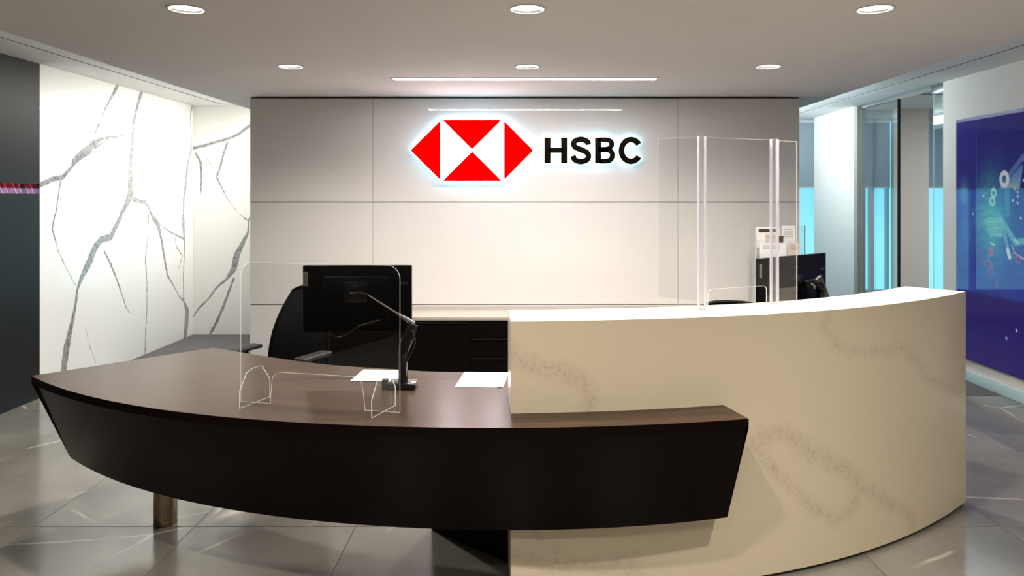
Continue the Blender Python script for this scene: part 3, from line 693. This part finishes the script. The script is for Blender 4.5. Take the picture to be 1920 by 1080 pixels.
# black pedestal beside the counter end
bm = bmesh.new(); prism(bm, [(x, y, .0) for x, y in ((-.088, 3.335), (-.475, 3.665), (-.30, 3.70), (.35, 3.74), (.35, 3.42))], None, (0, 0, ZD-.0356)); put('pedestal', bm, M['black_plastic'], dk)
bm = bmesh.new(); prism(bm, [(x, y, .0) for x, y in ((1.55, 3.84), (1.85, 4.06), (1.72, 4.22), (1.42, 4.0))], None, (0, 0, ZD-.0356)); put('pedestal', bm, M['black_plastic'], dk)

# ================================================================== DESK SHIELD
def plate(name, uv, org, ud, wd, t, parent, mats, steps=1):
    """uv polygon outline in the plate's plane (u along ud, v up), thickness t along wd"""
    org, ud, wd = Vector(org), Vector(ud), Vector(wd)
    bm = bmesh.new(); prism(bm, [org+ud*u+Vector((0, 0, v)) for u, v in uv], None, wd*t, 0, 1); return put(name, bm, mats, parent)
def arc(cx, cy, r, a0, a1, n=8):
    return [(cx+r*math.cos(math.radians(a0+(a1-a0)*i/n)), cy+r*math.sin(math.radians(a0+(a1-a0)*i/n))) for i in range(n+1)]
AC = [M['acrylic'], M['acrylic_edge']]
P0 = Vector((-1.237, 3.189, ZD+.0006)); P1 = Vector((-.522, 3.024, ZD+.0006)); ud = (P1-P0).normalized(); wd = Vector((-ud.y, ud.x, 0)); Wd = (P1-P0).length
sh = thing('desk_shield', 'clear acrylic sneeze guard with a pass-through slot standing on the walnut desk', 'shield', P0)
H = .601; sa, sb, sh_ = .142, Wd-.155, .140
uvp = [(0, 0), (sa, 0)]+[(sa+.004, .06)]+arc(sa+.048, sh_-.044, .040, 172, 90)+arc(sb-.052, sh_-.044, .040, 90, 8)+[(sb-.006, .06), (sb, 0), (Wd, 0)]+arc(Wd-.055, H-.055, .055, 0, 90)+arc(.055, H-.055, .055, 90, 180)
plate('panel', uvp, (0, 0, 0), ud, wd, .004, sh, AC)
def foot(uc, fr, bk_):
    c = P0+ud*uc-P0; d = (Vector((bk_[0], bk_[1], 0))-Vector((fr[0], fr[1], 0))).normalized(); L = .19
    poly = [(-L/2, 0), (L/2, 0), (L/2, .080), (L*.24, .148), (-L*.06, .152), (-L*.28, .138), (-L/2, .070)]
    plate('foot', poly, c-d*.0, d, Vector((-d.y, d.x, 0)), .004, sh, AC)
foot(.072, (-1.198, 3.089), (-1.135, 3.266)); foot(Wd-.068, (-.626, 2.949), (-.566, 3.122))

# ================================================================== COUNTER SHIELD
Q = [Vector((.600, 3.396, 0)), Vector((.787, 3.340, 0)), Vector((1.170, 3.505, 0)), Vector((1.318, 3.613, 0))]
cs_ = thing('counter_shield', 'three-sided clear acrylic screen standing on the cream counter', 'shield', (.787, 3.34, ZT+.0006))
O = Vector((.787, 3.34, 0)); HS = .776
def seg_plate(a, b, poly=None, ga=.006, gb=.006):
    d = (b-a).normalized(); L = (b-a).length; w = Vector((-d.y, d.x, 0))
    uv = poly(L) if poly else [(ga, 0), (L-gb, 0), (L-gb, HS), (ga, HS)]
    plate('panel', uv, a-O, d, w, .005, cs_, AC)
seg_plate(Q[0], Q[1], None, 0, .018)
def mid(L):
    a, b, h = .035, L-.045, .088
    return [(.018, 0), (a, 0)]+arc(a+.02, h-.02, .02, 180, 90, 6)+arc(b-.02, h-.02, .02, 90, 0, 6)+[(b, 0), (L-.018, 0), (L-.018, HS), (.018, HS)]
seg_plate(Q[1], Q[2], mid); seg_plate(Q[2], Q[3], None, .018, 0)
for q in (Q[1], Q[2]):
    p = q-O
    po = boxobj('corner_post', p.x-.013, p.x+.013, p.y-.011, p.y+.011, 0, HS+.004, M['post_clear'], cs_, bev=.003)
    for s in (-1, 1):
        boxobj('edge_strip', p.x+s*.0155-.0024, p.x+s*.0155+.0024, p.y-.013, p.y+.013, 0, HS+.004, M['post_edge'], po)
cs_['label'] = 'three-panel clear acrylic screen with clear corner posts on the cream counter'

# ================================================================== MONITORS AND ARMS
def monitor(label, loc, rz, w, h, ztop):
    t = thing('monitor', label, 'monitor', loc, rz, 'computer monitors')       # back faces -Y in local space
    z1 = ztop-loc[2]; z0 = z1-h
    boxobj('screen_housing', -w/2, w/2, 0, .022, z0, z1, M['black_plastic'], t, bev=.004)
    bm = bmesh.new(); box(bm, -w*.30, w*.30, -.022, -.0005, z0+h*.12, z1-h*.16); bevel(bm, .01, 2); put('rear_cover', bm, M['black_plastic'], t, True)
    boxobj('screen', -w/2+.008, w/2-.008, .0222, .0235, z0+.012, z1-.008, M['black_gloss'], t)
    boxobj('mounting_plate', -.055, .055, -.030, -.0225, z0+h*.45, z0+h*.45+.1, M['black_metal'], t, bev=.002)
    b_ = boxobj('badge', -w/2+.003, -w/2+.024, -.0014, -.0003, z1-.10, z1-.032, M['tag_grey'], t)
    # vertical maker's lettering on the badge
    cu = bpy.data.curves.new('badge_text', 'FONT'); cu.body = 'Lenovo'; cu.size = .018; cu.extrude = .0002; cu.align_x = 'CENTER'; cu.align_y = 'CENTER'; cu.resolution_u = 3
    ob = bpy.data.objects.new('badge_text', cu); C.objects.link(ob); dg = bpy.context.evaluated_depsgraph_get(); me = bpy.data.meshes.new_from_object(ob.evaluated_get(dg)); bpy.data.objects.remove(ob)
    me.transform(Matrix.Rotation(PI/2, 4, 'X') @ Matrix.Rotation(PI/2, 4, 'Z')); me.materials.append(M['tag_text'])
    tx = bpy.data.objects.new('badge_lettering', me); C.objects.link(tx); tx.location = (-w/2+.0135, -.0017, z1-.066); tx.parent = b_
    boxobj('rear_label', w/2-.055, w/2-.018, -.0012, -.0003, z1-.092, z1-.080, M['grey_pad'], t)
    for k in range(6): pass
    bm = bmesh.new()
    for k in range(9): box(bm, -w*.22+k*w*.055-.008, -w*.22+k*w*.055+.004, -.0232, -.0221, z1-h*.22, z1-h*.215)
    v = put('vent_slots', bm, M['grey_pad'], t); v['kind'] = 'stuff'
    return t
ZD1 = ZD+.0006
m1 = monitor('black flat monitor seen from behind on the walnut desk, left, above the sneeze guard slot', (-.82, 3.56, ZD1), math.radians(0), .524, .322, 1.3205)
Zc = 1.190
ar = thing('screen_mount', 'black clamp-on monitor arm with a silver upper bar on the walnut desk', 'monitor arm', (-.575, 3.42, ZD1), 0)
boxobj('clamp_base', -.065, .062, -.045, .055, 0, .028, M['black_gloss'], ar, bev=.004)
boxobj('clamp_grip', -.092, -.0655, -.04, -.005, 0, .045, M['grey_pad'], ar, bev=.003)
bm = bmesh.new(); tube(bm, [(0, 0, .028), (0, 0, .14), (.004, .002, .20)], .022, 16); put('pole', bm, M['black_gloss'], ar, True)
bm = bmesh.new(); tube(bm, [(.0, .0, .17), (.022, .01, .23), (.04, .02, .29)], [.026, .030, .026], 14); put('lower_arm', bm, M['black_metal'], ar, True)
# silver bar from elbow to screen head
h0 = Vector((-.755+.575, 3.497-3.42, 1.186-ZD1)); h1 = Vector((.047, .018, .292))
bm = bmesh.new(); tube(bm, [h0, h0.lerp(h1, .6), h0.lerp(h1, .8), h1], [.004, .005, .009, .011], 12); put('upper_arm', bm, M['chrome'], ar, True)
bm = bmesh.new(); tube(bm, [h0+Vector((-.085, 0, .004)), h0+Vector((-.03, .0, .006)), h0], [.010, .011, .008], 12); put('tilt_head', bm, M['black_metal'], ar, True)
bm = bmesh.new(); tube(bm, smoothpath([(.04, -.012, .27), (.058, -.015, .225), (.048, -.012, .18), (.012, -.012, .115)], 6), .0035, 8); put('cable', bm, M['grey_pad'], ar, True)
bm = bmesh.new(); tube(bm, smoothpath([(-.365, .09, .245), (-.345, .085, .222), (-.30, .085, .222), (-.22, .085, .27), (-.12, .08, .30)], 6), .0035, 8); put('cable', bm, M['black_metal'], ar, True)

a_, b_2 = Vector((1.176, 3.76, 0)), Vector((1.672, 4.14, 0)); ang = math.atan2(b_2.y-a_.y, b_2.x-a_.x); mc = (a_+b_2)/2
m2 = monitor('black flat monitor seen from behind, turned, standing behind the cream counter', (mc.x, mc.y, ZD1), ang, .622, .36, 1.336)
m2.rotation_euler = (0, 0, ang)
R_ = Matrix.Rotation(ang, 3, 'Z')
a2o = mc+R_ @ Vector((.10, -.10, 0))
ar2 = thing('screen_mount', 'black monitor stand arm with small levers, half hidden behind the cream counter', 'monitor arm', (a2o.x, a2o.y, ZD1), ang)
bm = bmesh.new(); lathe(bm, [(0, 0), (.10, 0), (.10, .010), (.03, .02), (0, .02)], n=28); put('stand_base', bm, M['black_gloss'], ar2, True)
bm = bmesh.new(); tube(bm, [(0, 0, .02), (0, 0, .385)], .018, 14); put('pole', bm, M['black_metal'], ar2, True)
bm = bmesh.new(); tube(bm, [(-.15, .012, .425), (-.10, .0, .43), (-.04, -.004, .415), (0, 0, .38)], [.02, .022, .02, .018], 12); put('tilt_head', bm, M['black_plastic'], ar2, True)
bm = bmesh.new(); tube(bm, [(-.10, .062, .42), (-.10, .0, .43)], [.016, .016], 12); put('upper_arm', bm, M['black_metal'], ar2, True)
for x_ in (-.135, -.085, -.05):
    bm = bmesh.new(); tube(bm, [(x_, -.02, .435), (x_+.012, -.032, .42), (x_+.016, -.03, .405)], [.004, .005, .003], 8); put('lever', bm, M['chrome'] if x_ < -.1 else M['black_metal'], ar2, True)
bm = bmesh.new(); prism(bm, [(-.02, .02, .25), (.14, .02, .25), (.112, .02, .335), (.035, .02, .46), (-.02, .02, .44)], None, (0, .02, 0)); put('cable_cover', bm, M['grey_pad'], ar2)

# ================================================================== PAPERS
def paper(label, cpx, rz, w, l, n=1, group='loose white papers on the desk'):
    x, y = floorpt(cpx[0], cpx[1], ZD); t = thing('paper', label, 'paper', (x, y, ZD1), rz, group)
    for k in range(n):
        j = (random.random()-.5)*.006; bm = bmesh.new(); box(bm, -w/2+j, w/2+j, -l/2+j, l/2+j, k*.0006, k*.0006+.0004)
        put('sheet', bm, M['paper'], t)
    return t
pa = paper('small stack of white paper on the desk beside the monitor arm', (712, 704.5), math.radians(-3), .22, .23, 5)
pa['category'] = 'paper stack'
pb2 = paper('white sheets lying on the desk next to the cream counter end', (905, 712), math.radians(-4), .222, .285, 3)
bm = bmesh.new(); box(bm, .085, .111, -.1425, -.13, .0019, .0032); put('clip', bm, M['black_metal'], pb2)

# ================================================================== OFFICE CHAIRS
def chair(label, loc, rz, htop, sc=1.0):
    t = thing('office_chair', label, 'chair', loc, rz, 'black office chairs')        # faces -Y
    bm = bmesh.new()
    for k in range(5):
        a = 2*PI*k/5+.3; c, s = math.cos(a), math.sin(a)
        tube(bm, [(.03*c, .03*s, .11), (.17*c, .17*s, .095), (.30*c, .30*s, .072)], [.026, .02, .014], 8)
    put('star_base', bm, M['black_plastic'], t, True)
    for k in range(5):
        a = 2*PI*k/5+.3; c, s = math.cos(a), math.sin(a)
        bm = bmesh.new(); n = Vector((-s, c, 0)); p = Vector((.30*c, .30*s, .030))
        tube(bm, [p-n*.022, p+n*.022], .029, 14); put('caster', bm, M['black_plastic'], t, True)
    bm = bmesh.new(); tube(bm, [(0, 0, .10), (0, 0, .26), (0, 0, .261), (0, 0, .41)], [.03, .03, .016, .016], 14); put('gas_column', bm, M['black_metal'], t, True)
    boxobj('mechanism', -.10, .10, -.12, .14, .405, .445, M['black_plastic'], t, bev=.012)
    bm = bmesh.new(); box(bm, -.25, .25, -.25, .22, .446, .515); bevel(bm, .03, 4)
    for v in bm.verts:
        if v.co.y < -.15: v.co.z -= (abs(v.co.y)-.15)*.25
    put('seat', bm, M['fabric'], t, True)
    # curved mesh backrest inside a frame
    nx, nz = 14, 16
    def bpos(u, v, off=0):
        x = (u-.5)*(.50-.13*v)
        z = .56+v*(htop-.56)-.03*abs(2*u-1)**4*v*v
        y = .235+.16*v-.05*math.sin(v*PI)+.045*-(abs(2*u-1)**2)+off
        return (x, y, z)
    for nm, off, mt, th in (('backrest', 0, M['mesh_fabric'], .008),):
        bm = bmesh.new(); f = [[bm.verts.new(bpos(i/nx, j/nz, off)) for j in range(nz+1)] for i in range(nx+1)]; g_ = [[bm.verts.new(bpos(i/nx, j/nz, off+th)) for j in range(nz+1)] for i in range(nx+1)]
        for i in range(nx):
            for j in range(nz):
                bm.faces.new((f[i][j], f[i+1][j], f[i+1][j+1], f[i][j+1])); bm.faces.new((g_[i][j], g_[i][j+1], g_[i+1][j+1], g_[i+1][j]))
        for i in range(nx):
            bm.faces.new((f[i][0], g_[i][0], g_[i+1][0], f[i+1][0])); bm.faces.new((f[i][nz], f[i+1][nz], g_[i+1][nz], g_[i][nz]))
        for j in range(nz):
            bm.faces.new((f[0][j], f[0][j+1], g_[0][j+1], g_[0][j])); bm.faces.new((f[nx][j], g_[nx][j], g_[nx][j+1], f[nx][j+1]))
        put(nm, bm, mt, t, True)
    rim = [bpos(i/12, 0, .004) for i in range(13)]+[bpos(1, j/12, .004) for j in range(1, 13)]+[bpos(1-i/12, 1, .004) for i in range(1, 13)]+[bpos(0, 1-j/12, .004) for j in range(1, 12)]
    bm = bmesh.new(); tube(bm, rim+[rim[0]], .013, 8, cap=False); put('back_frame', bm, M['black_plastic'], t, True)
    bm = bmesh.new(); tube(bm, smoothpath([(0, .10, .42), (0, .27, .46), (0, .30, .62), (0, .30, .80)], 5), [.026]*16, 10); put('back_support', bm, M['black_plastic'], t, True)
    for s in (-1, 1):
        bm = bmesh.new(); tube(bm, smoothpath([(s*.20, .02, .435), (s*.275, .02, .45), (s*.29, .02, .52), (s*.285, .02, .655)], 5), .017, 10); ar_ = put('armrest', bm, M['black_plastic'], t, True)
        bm = bmesh.new(); box(bm, s*.285-.045, s*.285+.045, -.13, .13, .655, .682); bevel(bm, .011, 3); put('arm_pad', bm, M['grey_pad'], ar_, True)
    return t
chair('black mesh office chair behind the walnut desk, partly hidden by the monitor', (-1.575, 4.66, .0), math.radians(-24), 1.04)
chair('black office chair behind the cream counter, only its rounded top showing', (1.23, 4.42, .0), math.radians(-14), .965)

# ================================================================== CREDENZA
CX0, CX1, CY = -1.61, 2.34, 5.90
cd = thing('credenza', 'long black-brown credenza with taupe stone top under the sign wall', 'credenza', (0, CY, 0))
boxobj('top', CX0-.005, CX1+.005, -.0, YW-CY-.002, .662, .69, M['credenza_top'], cd, bev=.002)
boxobj('carcass', CX0, CX1, .022, YW-CY-.003, .08, .6615, M['credenza'], cd)
boxobj('toe_kick', CX0+.02, CX1-.02, .07, YW-CY-.02, .003, .0795, M['black_gap'], cd)
for a, b in ((CX0, -1.04), (-1.04, -.46), (.17, .75), (.75, 1.33), (1.33, CX1)):
    d = boxobj('door', a+.003, b-.003, .003, .0215, .085, .652, M['credenza'], cd, bev=.0015, seg=1)
    boxobj('edge_pull', a+.02, b-.02, -.004, .0025, .640, .648, M['credenza_line'], d)
for a, b in ((-.46, -.148), (-.148, .17)):
    for z0, z1 in ((.506, .652), (.353, .503), (.2, .350), (.085, .197)):
        d = boxobj('drawer', a+.003, b-.003, .003, .0215, z0+.012, z1-.001, M['credenza'], cd, bev=.0015, seg=1)
        boxobj('edge_pull', a+.006, b-.006, -.003, .006, z0+.001, z0+.010, M['credenza_line'], d) if z0 > .3 else None

# ================================================================== BROCHURE HOLDER
YH = 6.12
bh = thing('brochure_holder', 'clear acrylic leaflet holder standing on the credenza at the right end of the wall', 'leaflet holder', (2.08, YH, .6906))
def hz(py, Y=YH): return EYE-(py-PY)/F*Y-.6906
def hx(px, Y=YH): return (px-PX)/F*Y-2.08
boxobj('back_panel', hx(1417), hx(1508), .12, .124, 0, hz(421), M['acrylic'], bh)
boxobj('side_panel', hx(1508.4), hx(1509.2), .004, .124, 0, hz(423), M['acrylic'], bh); boxobj('side_edge', hx(1508.2), hx(1510.0), .0, .0035, 0, hz(423), M['grey_pad'], bh)
boxobj('side_panel', hx(1417), hx(1417.8), .004, .119, 0, hz(426), M['acrylic'], bh); boxobj('side_edge', hx(1416.6), hx(1418.2), .0, .0035, 0, hz(426), M['acrylic_edge'], bh)
boxobj('base', hx(1417), hx(1508), 0, .12, 0, .006, M['acrylic'], bh)
for zz, yy in ((hz(487), .03), (hz(462), .075)):
    boxobj('pocket_front', hx(1420), hx(1507), yy-.012, yy-.010, zz-.02, zz+.05, M['acrylic'], bh)
    boxobj('shelf', hx(1420), hx(1507), yy-.01, .12 if yy > .05 else .07, zz-.024, zz-.0205, M['acrylic'], bh)
def leaflet(label, px0, px1, py0, py1, dy, lines, dark=None, tilt=0, tone='paper'):
    x0, x1 = hx(px0), hx(px1); z0, z1 = hz(py1), hz(py0)
    t = thing('leaflet', label, 'leaflet', (2.08+(x0+x1)/2, YH+dy, .6906+z0), 0, 'leaflets in the acrylic holder')
    w = (x1-x0)/2; h = z1-z0
    t.rotation_euler = (math.radians(-3), math.radians(tilt), 0)
    boxobj('sheet', -w, w, 0, .004, 0, h, M[tone], t)
    bm = bmesh.new()
    for k in range(lines):
        zz = h*(.80-.09*k); box(bm, -w*.75, w*(.75-.3*random.random()), -.0006, -.0001, zz, zz+.004)
    if lines: o = put('printed_lines', bm, M['paper_print'], t); o['kind'] = 'stuff'
    if dark: boxobj('printed_picture', -w*.82, w*.82, -.0006, -.0001, h*dark[0], h*dark[1], M['paper_dark'], t)
leaflet('white leaflet with a dark picture band, top left pocket of the holder', 1425, 1469, 426, 465, .085, 0, (.72, .9))
leaflet('white text sheet in the top right pocket of the holder', 1473, 1499, 424, 462, .085, 5)
leaflet('pinkish leaflet with brown edge, middle of the holder', 1440, 1466, 439, 466, .072, 2, None, .5, 'paper_tone')
leaflet('small brown-edged leaflet leaning at the middle of the holder', 1462, 1474, 441, 466, .0665, 0, (.1, .9), 4, 'paper_tone')
leaflet('wide white leaflet in the lower left pocket of the holder', 1427, 1479, 456, 484, .045, 3)
leaflet('cream printed card in the lower right pocket of the holder', 1481, 1503, 456, 484, .045, 4, None, 2, 'paper_tone')

# ================================================================== ARTWORK ON THE RIGHT WALL
U = np.arange(4.4, 6.756, .0075); V = np.arange(.205, 2.357, .0075); uu, vv = np.meshgrid(U, V, indexing='ij')
XA = XR-.035
def apx(px, py): Y = XA*F/(px-PX); return Y, EYE-(py-PY)/F*Y
col = np.empty(uu.shape+(3,)); col[:] = s2l((50, 33, 124))
nz_ = rng.rand(40, 40)
def noise2(u, v, s):
    a = u*s; b = v*s; i = np.floor(a).astype(int); j = np.floor(b).astype(int); fa = a-i; fb_ = b-j; fa = fa*fa*(3-2*fa); fb_ = fb_*fb_*(3-2*fb_)
    g_ = lambda p, q: nz_[p % 40, q % 40]
    return g_(i, j)*(1-fa)*(1-fb_)+g_(i+1, j)*fa*(1-fb_)+g_(i, j+1)*(1-fa)*fb_+g_(i+1, j+1)*fa*fb_
fib = noise2(uu, vv, 6)*.5+noise2(uu*1.0+3, vv*2, 19)*.5
def paint(mask, c):
    global col
    m_ = np.clip(mask, 0, 1)[..., None]; col = col*(1-m_)+np.array(s2l(c))*m_
def seg_mask(pts, w, soft=.006):
    P = [apx(*p) for p in pts]; d = vein_field(uu, vv, [[(a, b, w) for a, b in P]]); return np.clip(-d/soft+.5, 0, 1)
def blob(px, py, rx, ry):
    a, b = apx(px, py); return np.exp(-(((uu-a)/rx)**2+((vv-b)/ry)**2))
def ring(px, py, r, w, sy=1.15):
    a, b = apx(px, py); d = np.abs(np.hypot((uu-a), (vv-b)/sy)-r)-w; return np.clip(-d/.005+.5, 0, 1)
low = np.clip((1.72-vv)/.03, 0, 1)*np.clip((vv-.80)/.03, 0, 1)
paint(low*(.30+.30*fib), (70, 100, 215))  # far windows' reflection painted into the print as a paler blue band
paint(blob(1862, 412, .17, .30)*.75*(0.5+fib), (80, 190, 205)); paint(blob(1850, 405, .12, .22)*.5*fib*2, (110, 200, 180))
paint(blob(1808, 365, .06, .10)*.4, (120, 200, 215)); paint(blob(1810, 430, .08, .2)*.35, (90, 150, 220))
for k in range(6): paint(seg_mask([(1846+k*2, 412+k*6), (1862, 409+k*6), (1878, 411+k*6)], .008+.006*(k % 2), .012)*.7*(.4+fib), (150, 225, 215))
for k in range(9):      # wing feathers
    t0 = k/8; paint(seg_mask([(1876+6*t0, 352-3*t0), (1892+8*t0, 338-4*t0+2*k), (1914-6*t0+2, 312+5*k)], .014, .008)*(.75), (95+8*k, 135+7*k, 200))
paint(seg_mask([(1880, 345), (1902, 315), (1918, 294), (1920, 297)], .022, .012)*.6, (120, 140, 200)); paint(seg_mask([(1888, 355), (1889, 400)], .03, .03)*.35, (110, 200, 230))
paint(seg_mask([(1874, 405), (1884, 440), (1893, 482)], .018, .014)*.5, (150, 210, 230)); paint(seg_mask([(1889, 468), (1893, 482)], .020, .008)*.8, (225, 245, 250))
paint(seg_mask([(1876, 410), (1890, 432), (1904, 455), (1920, 452)], .026, .014)*.7, (130, 215, 220)); paint(seg_mask([(1897, 460), (1903, 475), (1920, 486)], .004)*.9, (220, 235, 250))
paint(seg_mask([(1903, 450), (1909, 456)], .008)*.9, (200, 235, 245)); paint(seg_mask([(1858, 456), (1864, 459)], .007)*.95, (240, 240, 245))
for p, r, w, c in (((1883, 336), .045, .017, (240, 240, 245)), ((1863, 362), .028, .010, (190, 240, 230)), ((1860.5, 377), .028, .010, (190, 240, 230)), ((1858, 472), .001, .032, (235, 85, 105)),
                   ((1843, 484), .018, .005, (190, 90, 150)), ((1846, 493), .018, .005, (190, 90, 150)), ((1853, 484), .018, .006, (110, 180, 240)), ((1857.5, 497), .022, .008, (225, 100, 120)),
                   ((1853, 513), .02, .004, (180, 90, 150)), ((1861, 512), .018, .004, (190, 90, 150)), ((1869, 533), .018, .004, (190, 90, 150)), ((1903, 478), .022, .007, (190, 80, 120)), ((1909, 487), .025, .007, (205, 80, 115))):
    paint(ring(*p, r, w)*(.95 if c[0] > 230 and c[1] > 200 or c[0] == 190 and c[1] > 200 else .55), c)
for p in ((1919, 338), (1902, 354), (1908, 360), (1908, 368), (1899, 376), (1844, 367), (1914, 409), (1824, 401), (1906, 620), (1887, 634), (1908, 381)): paint(ring(*p, .001, .009)*.9, (225, 235, 250))
aw = thing('wall_artwork', 'large glossy indigo picture with a blue winged figure, hung on the right wall', 'picture', (0, 0, 0))
attr_grid('print', U, V, lambda u, v: np.stack([np.full(u.shape, XA), u, v], -1)[:, ::1], {}, M['art_print'], aw, colors=col)
boxobj('backing', XA+.001, XR-.0005, 4.4, U[-1], .205, V[-1], principled('artwork_edge', rgb(60, 50, 120), .4), aw)

# ================================================================== STRIPED BAND ON THE DARK PANELS
YB0, YB1 = 4.9, YM-.012; z0, z1 = 1.675, 1.756; zm = 1.717; XB = XL+.0062
bm = bmesh.new(); cl = bm.loops.layers.float_color.new('col')
def fq(pts, c):
    f = bm.faces.new([bm.verts.new(p) for p in pts])
    for l in f.loops: l[cl] = tuple(s2l(c))+(1,)
n = 30; us = np.linspace(YB0, YB1, n+1)
random.seed(9)
for i in range(n):
    a, b = us[i], us[i+1]; v = random.random()
    fq([(XB, a, zm), (XB, b, zm), (XB, b, z1), (XB, a, z1)], (40+int(100*v*v), 4+int(16*v), 10+int(18*v)))
    fq([(XB, a, z0), (XB, b, z0), (XB, b, zm), (XB, a, zm)], (85+int(70*v), 75+int(35*v), 105+int(40*v)))
for k in range(16):
    c = YB0+.03+(YB1-YB0-.09)*((k+random.random()*.7)/16); w = .006+.01*random.random()
    fq([(XB+.0003, c, zm), (XB+.0003, c+w, zm), (XB+.0003, c+w-.02, z1), (XB+.0003, c-.02, z1)], (130, 72, 80))
    fq([(XB+.0003, c+.022, z0), (XB+.0003, c+.026+w, z0), (XB+.0003, c+w, zm), (XB+.0003, c, zm)], (165, 155, 180))
sb_ = thing('striped_band', 'narrow band of red and mauve slanted stripes across the dark left panels', 'wall strip', (0, 0, 0))
put('stripe_print', bm, M['band_print'], sb_)
boxobj('band_backing', XL+.0042, XL+.0059, YB0, YB1, z0, z1, M['black_plastic'], sb_)
